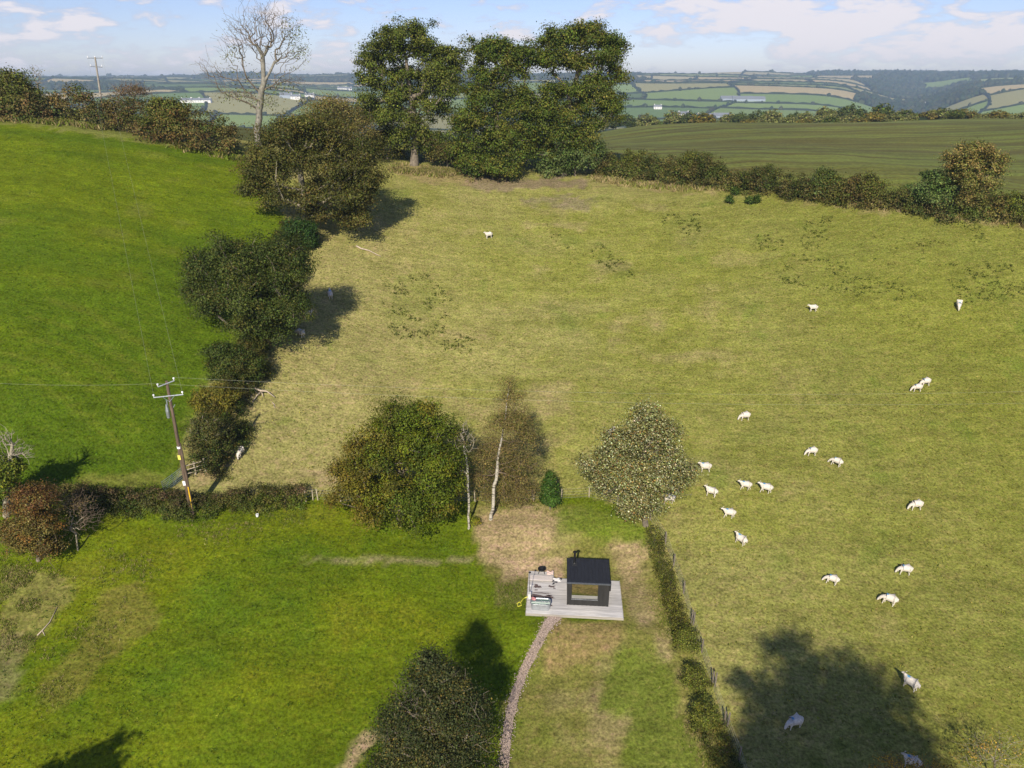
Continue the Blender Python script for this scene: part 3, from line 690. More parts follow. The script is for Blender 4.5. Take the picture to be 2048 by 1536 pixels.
# ------------------------------------------------------------------ the trees
GOAK = 'oaks on the bank at the top of the pasture'
tree('oak_tree', 'tall broad oak standing left of the other oaks, sky showing through its spread crown', 'oak tree', (828, 330),
     [(833, 270), (826, 215), (815, 160), (812, 115)],
     [(800, 155, 44, 24, 1), (838, 165, 34, 26, 1.5), (815, 195, 44, 20, 1), (815, 78, 46, 40), (778, 105, 42, 40), (745, 130, 34, 40), (850, 95, 30, 40), (865, 130, 42, 34), (898, 112, 26, 26), (905, 135, 20, 26), (890, 178, 38, 26), (742, 165, 26, 18),
      (735, 205, 26, 18), (775, 190, 25, 14), (785, 235, 48, 24), (870, 215, 38, 20), (745, 235, 32, 20), (835, 262, 26, 40), (800, 285, 28, 30), (860, 290, 26, 26)],
     OAKG, 101, n=560, per=150, rc=.90, leaf=.27, rmax=.62, bark=BARK, group=GOAK, shell=.5, wob=.2)
tree('oak_tree', 'middle oak of the three tall oaks, its narrow crown touching both neighbours', 'oak tree', (1005, 352),
     [(1003, 300), (995, 250), (990, 200), (985, 150)],
     [(1045, 115, 28, 30), (925, 255, 26, 28), (918, 300, 30, 28), (1050, 195, 20, 24), (958, 108, 32, 30), (985, 100, 30, 26), (1020, 112, 36, 30), (950, 145, 20, 20), (985, 150, 36, 18), (1030, 150, 26, 18), (985, 195, 48, 26), (950, 190, 20, 18), (1015, 222, 38, 26), (955, 240, 46, 28),
      (985, 275, 46, 34), (1062, 230, 20, 24), (1058, 275, 24, 26), (1020, 300, 40, 36), (960, 315, 32, 30), (1000, 335, 42, 26), (1035, 250, 22, 18)],
     OAK, 102, n=520, per=150, rc=.90, leaf=.27, rmax=.55, group=GOAK, shell=.5, wob=.2)
tree('oak_tree', 'rightmost tall oak with a long drooping right limb over the crop field', 'oak tree', (1125, 350),
     [(1128, 300), (1135, 240), (1140, 190), (1150, 165)],
     [(1085, 215, 40, 30), (1200, 210, 40, 26), (1165, 72, 44, 30), (1125, 85, 42, 30), (1095, 98, 36, 26), (1200, 90, 40, 36), (1230, 95, 26, 26), (1080, 125, 26, 22), (1125, 125, 40, 20), (1165, 130, 36, 18), (1215, 130, 22, 20), (1247, 155, 22, 12),
      (1195, 165, 26, 12), (1165, 190, 44, 24), (1110, 185, 36, 20), (1215, 195, 26, 24), (1230, 232, 14, 24), (1150, 230, 46, 26), (1090, 235, 36, 26), (1180, 262, 30, 22), (1120, 280, 48, 34),
      (1080, 300, 36, 36), (1160, 290, 34, 26)],
     OAK, 103, n=620, per=150, rc=.90, leaf=.27, rmax=.62, group=GOAK, shell=.5, wob=.2)
GREY = [((.10, .125, .06), 3), ((.075, .10, .04), 3), ((.05, .075, .022), 2)]
tree('willow_bush', 'greyish green bush under the rightmost tall oak', 'bush', (1150, 352), [(1150, 335)], [(1120, 320, 38, 26), (1165, 318, 36, 28), (1185, 300, 22, 22), (1100, 340, 26, 16)], GREY, 104, n=170, per=100, rc=.8, leaf=.27, rmax=.15)
tree('oak_sapling', 'low bright green bush under the middle oak', 'bush', (985, 358), [(985, 345)], [(985, 335, 34, 22), (1015, 342, 26, 16), (940, 330, 26, 22)], OAK, 105, n=120, per=100, rc=.8, leaf=.27, rmax=.15)
tree('hawthorn_bush', 'brown twiggy bush between the left and middle oaks', 'bush', (895, 338), [(895, 320)], [(895, 305, 38, 24), (875, 315, 24, 16), (925, 320, 22, 14)], HEDGE + [((.11, .10, .04), 2)], 106, n=130, per=60, rc=.8, leaf=.23, rmax=.12, bare=120)
tree('hawthorn_bush', 'brown and green scrub left of the left oak', 'bush', (775, 318), [(775, 305)], [(770, 280, 32, 28), (740, 290, 26, 24), (795, 305, 16, 14)], BROWN, 107, n=130, per=80, rc=.8, leaf=.25, rmax=.12, bare=40)
# bare ash
tree('ash_tree', 'almost leafless pale-trunked ash rising out of the top hedge', 'ash tree', (516, 292), [(516, 250), (521, 205), (528, 165), (525, 110)],
     [(470, 190, 34, 14), (560, 178, 30, 14), (600, 110, 16, 30), (580, 65, 26, 30), (520, 205, 28, 12), (470, 110, 20, 20)], [((.10, .11, .05), 2), ((.13, .13, .06), 2)], 110, n=110, per=16, rc=1.1, leaf=.24, rmax=.50,
     bark=BARK_ASH, bare=2100, barel=[(520, 45, 62, 44), (495, 90, 60, 40), (560, 80, 50, 45), (590, 110, 30, 36), (430, 150, 36, 26), (400, 128, 18, 14), (465, 190, 46, 20), (585, 165, 40, 16), (480, 60, 40, 34), (545, 30, 30, 26)],
     twig_mat=BARK, rmin=.016, step=1.0, w=.30, wob=.26, expo=.52, split=.17)
# the broad brown oak and its neighbour
tree('oak_tree', 'broad low olive-brown oak on the field boundary with bare grey limbs showing', 'oak tree', (612, 455), [(612, 420), (605, 380), (600, 340)],
     [(590, 262, 52, 34), (640, 262, 44, 32), (540, 285, 42, 34), (680, 290, 40, 36), (515, 335, 30, 26), (560, 335, 52, 36), (625, 325, 56, 40), (500, 378, 24, 16), (545, 390, 36, 22), (690, 345, 46, 36),
      (735, 318, 30, 34), (650, 385, 50, 34), (705, 395, 44, 36), (600, 400, 34, 20, -1), (740, 370, 22, 26), (660, 430, 36, 22), (715, 440, 30, 16)],
     BROWN, 120, rag=1.3, n=400, per=240, rc=1.0, leaf=.215, rmax=.55, bark=BARK_PALE, shell=.5, bare=60, wob=.24, dy=-2)
tree('hazel_tree', 'brown rounded twiggy tree behind the broad olive-brown oak', 'tree', (690, 335), [(690, 300), (680, 250)],
     [(650, 215, 46, 26), (690, 230, 44, 34), (630, 240, 36, 24), (720, 265, 36, 36), (660, 260, 46, 34)], [((.13, .105, .045), 3), ((.10, .09, .035), 2), ((.15, .12, .06), 1)], 121, n=300, per=55, rc=.9, leaf=.21, rmax=.25, bare=500, twig_mat=TWIG)
# boundary oaks
tree('oak_tree', 'dense dark oak at the field edge whose shade shelters four sheep', 'oak tree', (530, 690), [(527, 650), (520, 600), (505, 560)],
     [(445, 500, 40, 30), (410, 540, 40, 36), (465, 545, 50, 40), (520, 510, 46, 30), (575, 500, 42, 28), (395, 585, 26, 30), (440, 595, 34, 30, -1), (490, 590, 40, 34, -2), (550, 560, 56, 36), (595, 540, 26, 34),
      (540, 625, 56, 34, -1), (500, 650, 40, 30, -1), (580, 610, 36, 32), (415, 625, 14, 12), (545, 665, 30, 16)],
     DARKG, 130, n=400, per=260, rc=.85, leaf=.165, rmax=.5, rag=1.4, shell=.5, wob=.22, dy=-1, bare=30)
tree('holly_tree', 'very dark upright holly between the two boundary oaks', 'holly tree', (600, 492), [(600, 475)], [(600, 462, 26, 24), (612, 485, 20, 22), (580, 490, 22, 20)], HOLLY, 131, n=150, per=110, rc=.55, leaf=.20, rmax=.15, bark=BARK_DARK)
tree('thorn_tree', 'small dark thorn tree below the dense boundary oak', 'thorn tree', (490, 760), [(488, 740), (480, 715)], [(440, 705, 26, 24), (470, 720, 36, 26), (500, 735, 26, 30), (450, 745, 34, 24), (485, 755, 30, 18)],
     DARKG, 132, n=260, per=105, rc=.5, leaf=.17, rmax=.2, bark=BARK_DARK)
tree('hawthorn_bush', 'golden brown thorn bush beside the pasture corner', 'bush', (445, 828), [(440, 815)], [(425, 790, 26, 22), (450, 800, 24, 24), (410, 815, 24, 20), (435, 830, 26, 18)],
     [((.13, .11, .02), 3), ((.09, .085, .018), 3), ((.16, .12, .025), 1)], 133, n=190, per=90, rc=.42, leaf=.14, rmax=.12)
tree('blackthorn_bush', 'dark grey-green bush with pale dead twigs by the field gate', 'bush', (420, 905), [(418, 885)], [(400, 850, 26, 18), (425, 865, 32, 26), (405, 885, 28, 24), (440, 880, 22, 18)],
     [((.055, .065, .022), 3), ((.08, .07, .03), 2)], 134, n=210, per=70, rc=.42, leaf=.13, rmax=.12, bare=180, twig_mat=BARK_PALE)

# garden-end trees
def rust_left(P, cc, r):
    k = np.clip((-9.5 - P[:, 0]) / 4.5 + .3 * r.randn(len(P)), 0, .8)[:, None]; return cc * (1 - k) + np.array([.15, .110, .016]) * (.7 + .6 * r.rand(len(P), 1)) * k
WAL = [((.066, .086, .009), 3), ((.095, .108, .012), 2.5), ((.046, .064, .009), 2.2), ((.115, .098, .014), 1)]
tree('beech_tree', 'round dense green tree turning rusty on its left side, left of the birches', 'tree', (800, 1048), [(800, 1000), (800, 950), (800, 900)],
     [(800, 835, 40, 34), (845, 825, 24, 24), (760, 870, 46, 36), (820, 880, 56, 44), (880, 862, 32, 28), (720, 905, 36, 30), (700, 945, 34, 26), (770, 930, 60, 44, -1.5), (850, 930, 56, 44, -1.5), (890, 905, 30, 34),
      (720, 985, 48, 36, -1), (790, 990, 60, 40, -2), (860, 985, 54, 40, -1.5), (895, 960, 26, 44), (750, 1030, 40, 26, -1.5), (820, 1035, 56, 26, -2), (880, 1025, 30, 22, -1)],
     WAL, 140, n=420, per=210, rc=.66, leaf=.155, rmax=.3, shell=.6, grad=rust_left, bark=BARK, rag=1.3)
tree('birch_tree', 'slim white-trunked nearly bare birch, left of the bigger birch', 'birch tree', (936, 1057), [(938, 1010), (936, 960), (931, 910), (926, 875)],
     [(925, 885, 24, 24), (912, 940, 18, 16)], [((.14, .10, .045), 2), ((.10, .09, .03), 1)], 141, n=60, per=12, rc=.4, leaf=.09, rmax=.10, bark=BIRCH, bare=260, barel=[(926, 880, 26, 30), (905, 940, 20, 12), (930, 850, 12, 14)], twig_mat=BARK_PALE, rmin=.010, step=.5, w=.2, expo=.38)
tree('birch_tree', 'large white-trunked birch with a brown thinning crown, tallest of the birches', 'birch tree', (981, 1038), [(987, 990), (995, 930), (1003, 880), (1012, 825), (1020, 765)],
     [(1022, 765, 12, 20), (1022, 800, 26, 24), (1035, 840, 34, 30), (1000, 850, 34, 30), (1055, 880, 26, 40), (1000, 900, 44, 36, 1), (965, 920, 28, 36, .8), (1040, 930, 42, 40, .8), (1015, 960, 40, 34, 1.6), (960, 960, 24, 30, 1), (1048, 985, 28, 30, .8), (975, 990, 26, 16, 1.5), (1025, 1000, 24, 18, 1.2)],
     [((.15, .115, .062), 3), ((.12, .10, .045), 3), ((.19, .13, .065), 1), ((.09, .09, .025), 1)], 142, n=1100, per=42, rc=.55, leaf=.10, rmax=.15, bark=BIRCH, bare=700, twig_mat=TWIG, shell=.3, rmin=.009, step=.6, w=.22, expo=.46, aspect=.5, lean=.05, split=.085)
tree('holly_tree', 'small conical dark green holly behind the cabin', 'holly tree', (1100, 1018), [(1100, 985), (1100, 955)], [(1100, 950, 5, 10), (1100, 965, 9, 14), (1099, 982, 14, 16), (1100, 1000, 17, 14)],
     [((.028, .062, .012), 3), ((.045, .085, .018), 2), ((.12, .13, .05), .4)], 143, n=150, per=90, rc=.26, leaf=.13, rmax=.06, shell=.6)
WB = [((.24, .24, .19), 3), ((.16, .15, .075), 3), ((.085, .090, .036), 4), ((.19, .12, .055), 1.3), ((.36, .36, .32), .8)]
tree('whitebeam_tree', 'pale silvery whitebeam at the fence corner with brown-tinged leaves', 'tree', (1292, 1050), [(1288, 1020), (1285, 960), (1288, 900)],
     [(1270, 825, 12, 14), (1300, 822, 16, 16), (1285, 850, 34, 22), (1330, 850, 16, 16), (1255, 880, 36, 22), (1310, 885, 44, 28), (1225, 915, 40, 24), (1280, 925, 56, 32), (1345, 915, 34, 32), (1340, 870, 22, 20), (1230, 880, 24, 20), (1188, 935, 30, 26), (1245, 955, 50, 26, -1),
      (1310, 955, 52, 30, -1), (1365, 950, 22, 30), (1205, 975, 26, 14), (1270, 990, 46, 26, -1.2), (1335, 985, 44, 24, -.5), (1265, 1025, 24, 18, -1), (1300, 1015, 30, 14)],
     WB, 144, n=330, per=135, rc=.62, leaf=.145, rmax=.22, shell=.5, bare=80, jit=.35, mix=.85, rag=1.4)
tree('hawthorn_bush', 'small yellowing shrub between the two birch trunks', 'bush', (952, 1050), [(952, 1046)], [(952, 1043, 9, 7)], [((.20, .17, .02), 2), ((.12, .14, .02), 2)], 145, n=16, per=60, rc=.25, leaf=.11, rmax=.03)
# bottom tree
tree('thorn_tree', 'dark ragged tree at the bottom beside the gravel path, with pale twigs', 'tree', (880, 1570), [(875, 1520), (870, 1460), (868, 1400)],
     [(862, 1318, 20, 20), (888, 1340, 20, 18), (835, 1362, 22, 20), (908, 1372, 24, 24), (870, 1395, 42, 30), (800, 1402, 20, 18), (955, 1405, 12, 12), (775, 1440, 12, 14), (935, 1410, 30, 28), (830, 1440, 54, 36), (900, 1440, 56, 36, -.6), (955, 1445, 18, 20), (800, 1480, 44, 34), (870, 1490, 64, 40, -.8), (930, 1490, 44, 36),
      (780, 1525, 44, 34), (850, 1540, 64, 40, -.8), (925, 1540, 54, 36)],
     [((.032, .040, .018), 4), ((.048, .052, .025), 3), ((.075, .064, .024), 1.2), ((.12, .09, .025), .4), ((.024, .032, .014), 2)], 150, n=400, per=150, rc=.62, leaf=.115, rmax=.22, bare=620, barel=[(870, 1340, 60, 36), (820, 1400, 56, 50), (935, 1400, 56, 50), (790, 1470, 56, 50), (950, 1470, 46, 46), (870, 1430, 80, 70)], twig_mat=BARK, bark=BARK, shell=.3, rmin=.008, rag=1.9)
# left side
tree('ivy_tree', 'half-dead ivy-clad tree with bare grey top at the left edge', 'tree', (12, 1030), [(12, 990), (20, 930), (25, 890)],
     [(8, 950, 28, 36), (-15, 985, 30, 30), (22, 930, 16, 14)], [((.085, .105, .015), 3), ((.12, .135, .02), 2), ((.05, .07, .012), 2)], 160, n=230, per=80, rc=.42, leaf=.15, rmax=.22, bark=BARK_PALE, bare=320, barel=[(10, 880, 26, 34), (35, 905, 24, 36), (60, 910, 12, 26)], twig_mat=BARK_PALE, rmin=.009, expo=.52)
tree('hawthorn_tree', 'rust-red thorn bush in the left corner by the hedge', 'bush', (75, 1120), [(78, 1070), (75, 1030)], [(60, 985, 34, 20), (85, 1000, 30, 24), (45, 1025, 34, 34), (80, 1045, 36, 36), (55, 1080, 40, 34), (95, 1095, 26, 24), (25, 1070, 30, 40)],
     [((.13, .070, .024), 2), ((.115, .085, .030), 3), ((.09, .075, .025), 2), ((.15, .12, .06), 1)], 161, n=420, per=75, rc=.42, leaf=.12, rmax=.14, bare=320, twig_mat=TWIG,
     grad=lambda P, cc, r: np.where((P[:, 2:3] > np.percentile(P[:, 2], 66)) & (r.rand(len(P), 1) < .55), np.array([.125, .062, .020]), cc))
tree('blackthorn_tree', 'bare multi-stemmed grey-brown thorn standing right of the rust-red bush', 'tree', (155, 1100), [(154, 1088)], [(130, 1000, 30, 18), (160, 1010, 30, 18)], [((.11, .08, .045), 2)], 162, n=40, per=14, rc=.4, leaf=.10, rmax=.055, bare=900,
     barel=[(130, 1005, 36, 28), (165, 1010, 32, 28), (190, 1030, 20, 20), (120, 1050, 26, 26), (160, 1050, 36, 26)], bark=BARK_PALE, twig_mat=TWIG, rmin=.008, step=.5, expo=.34, w=.10, split=.03)

# hedges
hedge('boundary_hedge', 'rough dark hedge joining the trees between the bright field and the pasture', 'hedge', [(596, 492), (560, 580), (522, 685), (492, 755), (462, 815), (438, 868), (416, 925), (400, 955)], [2.4, 2.4, 2.6, 2.8, 2.6, 2.4, 2.0, 1.4], 3.6, DARKG + BROWN, 200, per_m=20, per=80, rc=.42, leaf=.14, vary=.4)
def topbrown(h0):
    def g(P, cc, r):
        hh = P[:, 2] - (height(P[:, 0], P[:, 1]) + CAMZ); k = (np.clip((hh - h0) / .5, 0, 1) * (.5 + .5 * r.rand(len(P))))[:, None]; return cc * (1 - k) + np.array([.135, .078, .048]) * k
    return g
hedge('clipped_hedge', 'clipped hedge, brown on top, running across below the pole and gate', 'hedge', [(95, 1010), (200, 1018), (300, 1015), (400, 1018), (500, 1010), (612, 1004)], 1.5, 2.2, [((.060, .080, .016), 3), ((.085, .085, .026), 2), ((.045, .065, .014), 2)], 201, per_m=26, per=80, rc=.36, leaf=.12, vary=.16, grad=topbrown(1.05))
hedge('field_hedge', 'tall brown unclipped hedge along the top of the bright green field', 'hedge', [(-140, 232), (0, 236), (150, 244), (240, 262), (330, 282), (400, 296), (478, 312)], [4.6, 4.6, 4.2, 4.2, 4.0, 4.2, 3.6], 4.0,
      [((.100, .078, .036), 3), ((.070, .070, .024), 3), ((.125, .085, .045), 2), ((.050, .064, .018), 2)], 202, per_m=14, per=70, rc=.85, leaf=.27, vary=.42)
tree('thorn_tree', 'dark leafy tree standing at the left end of the top hedge', 'tree', (30, 236), [(30, 210)], [(28, 160, 26, 20), (45, 190, 30, 24), (5, 185, 26, 24), (30, 210, 44, 18)], OLIVE, 203, n=170, per=75, rc=.85, leaf=.30, rmax=.2, dy=1)
tree('ash_sapling', 'small bare grey sapling in the top hedge left of the distant power pole', 'tree', (75, 240), [(75, 200), (76, 170)], [(75, 150, 14, 16)], [((.1, .1, .05), 1)], 204, n=8, per=4, rc=.5, leaf=.2, rmax=.12, bare=150, barel=[(75, 150, 14, 22), (75, 170, 18, 16)], bark=BARK_PALE, twig_mat=BARK_PALE, dy=2)
tree('elm_tree', 'bare purple-brown twiggy tree behind the top hedge right of the distant pole', 'tree', (265, 266), [(265, 230), (268, 200)], [(265, 185, 30, 14)], [((.12, .08, .06), 1)], 205, n=60, per=30, rc=.8, leaf=.18, rmax=.14, bare=700, barel=[(240, 190, 34, 22), (280, 190, 34, 24), (262, 175, 26, 18), (225, 205, 26, 18)], bark=BARK_PALE, twig_mat=TWIG, dy=4)
tree('thorn_tree', 'green leafy pair of domes in the top hedge left of the bare ash', 'tree', (335, 284), [(335, 260)], [(318, 215, 20, 18), (350, 218, 20, 20), (330, 245, 34, 20)], OLIVE, 206, n=140, per=80, rc=.8, leaf=.27, rmax=.12)
hedge('field_hedge', 'long ragged hedge between the pasture and the crop field on the right', 'hedge', [(1190, 350), (1300, 358), (1450, 375), (1600, 390), (1750, 406), (1900, 430), (2060, 446), (2200, 470)], [2.8, 3.2, 2.8, 3.4, 3.4, 3.0, 3.2, 3.2], 3.6,
      [((.075, .068, .024), 3), ((.060, .068, .020), 3), ((.100, .082, .040), 2), ((.042, .056, .014), 2)], 207, per_m=17, per=80, rc=.7, leaf=.22, vary=.40)
GB = 'bushes standing up out of the right-hand hedge'
for i, (px, py, rx, ry, cl, lb, nn) in enumerate([
        (1388, 362, 36, 26, OLIVE, 'tall round-topped bush in the long hedge, right of the oaks', 150), (1268, 350, 34, 20, OLIVE, 'olive bush in the long hedge beside the rightmost oak', 110),
        (1650, 398, 30, 26, GREY + OLIVE, 'pale-leaved bush halfway along the long right hedge', 110), (1740, 402, 26, 24, OLIVE, 'yellowish bush in the hedge left of the autumn tree', 80),
        (1868, 418, 40, 34, [((.10, .13, .055), 3), ((.06, .095, .03), 3), ((.03, .05, .014), 2)], 'silvery green bush pressed against the autumn-coloured tree', 190), (2035, 440, 30, 22, [((.12, .13, .02), 2), ((.06, .075, .02), 3)], 'yellow-green bush in the hedge right of the autumn tree', 90)]):
    tree('hawthorn_bush', lb, 'bush', (px, py), [(px, py - ry)], [(px, py - ry * 1.75, rx * .6, ry * .6), (px - rx * .4, py - ry * 1.1, rx * .7, ry * .7), (px + rx * .4, py - ry * 1.2, rx * .7, ry * .7), (px, py - ry * .6, rx, ry * .6)], cl, 210 + i, n=nn, per=85, rc=.65, leaf=.22, rmax=.1, group=GB)
tree('maple_tree', 'autumn-coloured tree with orange tan leaves in the right hedge', 'tree', (1945, 425), [(1945, 400), (1945, 360)],
     [(1945, 298, 34, 16), (1905, 340, 24, 26), (1992, 330, 22, 24), (1975, 318, 26, 22), (1920, 320, 26, 20), (1945, 340, 44, 24), (1985, 345, 20, 20), (1925, 365, 34, 22), (1965, 375, 34, 20), (1940, 392, 34, 14)],
     [((.20, .145, .07), 3), ((.17, .145, .06), 2), ((.12, .115, .04), 2), ((.07, .08, .025), 2)], 220, n=330, per=80, rc=.6, leaf=.21, rmax=.2)
hedge('bramble_hedge', 'low dark bramble and rose hedge down the right side of the garden', 'hedge', [(1305, 1062), (1318, 1110), (1338, 1170), (1352, 1230), (1372, 1290)], [.3, .45, .75, .85, .8], 1.05,
      [((.060, .062, .016), 3), ((.085, .085, .022), 3), ((.045, .058, .014), 2), ((.11, .12, .03), .8)], 221, per_m=24, per=50, rc=.28, leaf=.10, vary=.7)
for i, (px, py, rx, ry, lb) in enumerate([(1372, 1300, 26, 34, 'yellow-leaved rose bush on the garden boundary, nearest the cabin'), (1388, 1375, 28, 34, 'yellow-green rose bush on the boundary, middle of three'), (1412, 1455, 30, 40, 'leggy yellow-green bush on the boundary, nearest the bottom')]):
    tree('rose_bush', lb, 'bush', (px, py), [(px, py - ry * .6)], [(px, py - ry * .9, rx * .8, ry * .5), (px - 6, py - ry * .4, rx * .8, ry * .5), (px + 8, py - ry * .3, rx * .7, ry * .4)], [((.095, .105, .022), 3), ((.07, .08, .02), 3), ((.14, .14, .03), 1)], 230 + i, n=110, per=46, rc=.26, leaf=.10, rmax=.035, bare=140, twig_mat=TWIG, rmin=.008, step=.4, group='rose bushes along the garden fence')
hedge('bramble_hedge', 'shaded rough brambles at the bottom end of the garden boundary', 'hedge', [(1405, 1440), (1440, 1500), (1470, 1580)], [.6, .8, .9], 1.8, DARKG + OLIVE, 233, per_m=24, per=50, rc=.28, leaf=.09, vary=.3)
tree('field_maple', 'orange-leaved twiggy treetop poking in at the bottom right', 'tree', (1800, 1610), [(1800, 1580), (1805, 1545)], [(1790, 1525, 26, 16), (1850, 1535, 30, 12), (1770, 1545, 26, 14), (1900, 1545, 26, 12)],
     [((.35, .20, .04), 3), ((.22, .15, .05), 2)], 234, n=90, per=24, rc=.3, leaf=.085, rmax=.08, bare=420, twig_mat=TWIG, rmin=.007, step=.4)
tree('field_maple', 'sparse orange and grey scrub rising at the right end of the bottom edge', 'tree', (1990, 1560), [(1990, 1540), (1990, 1510)], [(1960, 1490, 44, 16), (2020, 1485, 40, 20), (2000, 1520, 60, 20), (1930, 1525, 30, 12)],
     [((.30, .19, .05), 2), ((.11, .12, .04), 3), ((.20, .17, .08), 2)], 235, n=70, per=22, rc=.34, leaf=.09, rmax=.06, bare=420, twig_mat=BARK_PALE, rmin=.007, step=.5)
# gorse clumps below the right hedge
for i, (px, py, lb) in enumerate([(1470, 386, 'dark gorse tuft nearest the long hedge, upper of the four'), (1458, 402, 'dark gorse tuft leftmost of the four in the pasture'), (1498, 404, 'dark gorse tuft between two others below the hedge'), (1513, 402, 'greener gorse tuft rightmost of the four below the hedge')]):
    tree('gorse_bush', lb, 'bush', (px, py + 5), [(px, py)], [(px, py - 3, 5, 8), (px + 3, py, 4, 5)], [((.035, .062, .014), 3), ((.055, .08, .018), 2)], 240 + i, n=16, per=70, rc=.34, leaf=.17, rmax=.04, group='gorse tufts in the pasture')
# trees beyond the frame whose shade falls on the grass
sh = [(Vector((15.6, 6.2, gz(15.6, 6.2))), 28.4, 6.7, 'large dark tree standing below the bottom right of the view'), (Vector((-27.5, 19.0, gz(-27.5, 19))), 11.4, 2.7, 'tree standing below the bottom left of the view'),
      (Vector((6.5, 21.0, gz(6.5, 21.0))), 6.5, 2.2, 'small tree below the view, left of the garden boundary')]
for i, (b, hgt, rr, lb) in enumerate(sh):
    r = np.random.RandomState(300 + i); root = empty('shade_tree', b); tag(root, lb, 'tree'); B = np.array(b)
    LB = [(B + [0, 0, hgt - rr * .9], np.array([rr * .9, rr * .8, rr * .9])), (B + [rr * .35, 0, hgt - rr * 1.8], np.array([rr, rr, rr])), (B + [-rr * .5, .3, hgt - rr * 1.9], np.array([rr * .8, rr * .8, rr * .9])), (B + [0, 0, hgt * .45], np.array([rr * .9, rr * .9, hgt * .3]))]
    P, O = sample_lobes(LB, int(60 + rr * 90), r, .4, .2, .6, 0); main, fine, tips = skeleton([B - [0, 0, .3], B + [0, 0, hgt * .3], B + [.2, .1, hgt * .6]], P, r, .05 * rr + .1)
    v, f = tubes(main + fine, 5); link('trunk', np_mesh('trunk', v - B, f), root, (BARK,))
    v, f, c = foliage(P, O, 80, rr * .15, .42, OAK, r); link('crown', np_mesh('crown', v - B, f, c), root, (LEAF,))
# ------------------------------------------------------------------ cabin, deck and what stands on them
TH = R(-4.0); cT, sT = math.cos(TH), math.sin(TH); DZ = PADZ + .22
o_ = on_Z(1052, 1226, DZ); O2 = Vector((o_.x, o_.y))
def loc(px, py, z=None):
    p = on_Z(px, py, DZ if z is None else z); d = Vector((p.x, p.y)) - O2; return (d.x * cT + d.y * sT, -d.x * sT + d.y * cT)
def wpt(u, v, z): return Vector((O2.x + u * cT - v * sT, O2.y + u * sT + v * cT, z))
br = loc(1240, 1160); fr = loc(1245, 1236); bl = loc(1052, 1143); nt = loc(1107, 1158)
print('deck', fr, br, bl, nt)
DW = (fr[0]+br[0])/2; DD = (br[1] + nt[1]) / 2; DX = bl[1]; NXX = nt[0]
def wood_mat(name, col, var=.3, along=0):
    m, N, L = new_mat(name)
    o = N('ShaderNodeOutputMaterial'); p = N('ShaderNodeBsdfPrincipled'); L(p.outputs[0], o.inputs[0]); p.inputs['Roughness'].default_value = .8
    tc = N('ShaderNodeTexCoord'); mp = N('ShaderNodeMapping'); L(tc.outputs['Object'], mp.inputs[0]); sc = [14, 14, 14]; sc[along] = .9; mp.inputs['Scale'].default_value = sc
    oi = N('ShaderNodeObjectInfo'); n = N('ShaderNodeTexNoise'); n.noise_dimensions = '4D'; L(mp.outputs[0], n.inputs['Vector']); n.inputs['Scale'].default_value = 1.0; n.inputs['Detail'].default_value = 6
    k = N('ShaderNodeMath'); k.operation = 'MULTIPLY'; L(oi.outputs['Random'], k.inputs[0]); k.inputs[1].default_value = 50; L(k.outputs[0], n.inputs['W'])
    r1 = N('ShaderNodeMapRange'); L(n.outputs['Fac'], r1.inputs[0]); r1.inputs[1].default_value = .3; r1.inputs[2].default_value = .7; r1.inputs[3].default_value = 1 - var; r1.inputs[4].default_value = 1 + var
    r2 = N('ShaderNodeMapRange'); L(oi.outputs['Random'], r2.inputs[0]); r2.inputs[3].default_value = .86; r2.inputs[4].default_value = 1.12
    q = N('ShaderNodeMath'); q.operation = 'MULTIPLY'; L(r1.outputs[0], q.inputs[0]); L(r2.outputs[0], q.inputs[1])
    sc_ = N('ShaderNodeVectorMath'); sc_.operation = 'SCALE'; sc_.inputs[0].default_value = col; L(q.outputs[0], sc_.inputs['Scale']); L(sc_.outputs[0], p.inputs['Base Color'])
    return m
DECKM = wood_mat('weathered_decking', (.46, .44, .43)); JOIST = wood_mat('deck_joist', (.34, .31, .27)); BLACK = wood_mat('charred_black_cladding', (.020, .019, .018), .4, 2)
RAILW = wood_mat('grey_fence_rail', (.33, .28, .20), .35, 0)
deck = empty('deck', wpt(0, 0, DZ), TH); tag(deck, 'weathered pale grey timber deck under the black cabin and the cold tub', 'deck')
v = 0.0; pw = .142; i = 0; prng = random.Random(4)
while v < DX - .02:
    u1 = DW if v < DD else NXX
    m = MB(); m.box(0 + prng.uniform(-.012, .012), u1 + prng.uniform(-.012, .012), v, v + pw, -.035 + prng.uniform(-.003, .003), 0 + prng.uniform(-.004, .004)); m.build('plank', DECKM, deck); v += pw + .008
NV = v
for (x0, x1, y0, y1) in ((0, DW, -.04, -.012), (-.04, -.012, -.04, NV + .03), (DW + .012, DW + .04, -.04, DD + .1)):
    m = MB(); m.box(x0, x1, y0, y1, -.42, -.012); m.build('fascia_board', JOIST, deck)
m = MB()
for k in range(6): m.box(.1 + k * (DW - .2) / 5.0 - .03, .1 + k * (DW - .2) / 5.0 + .03, 0, DD, -.25, -.045)
m.build('joist', JOIST, deck)
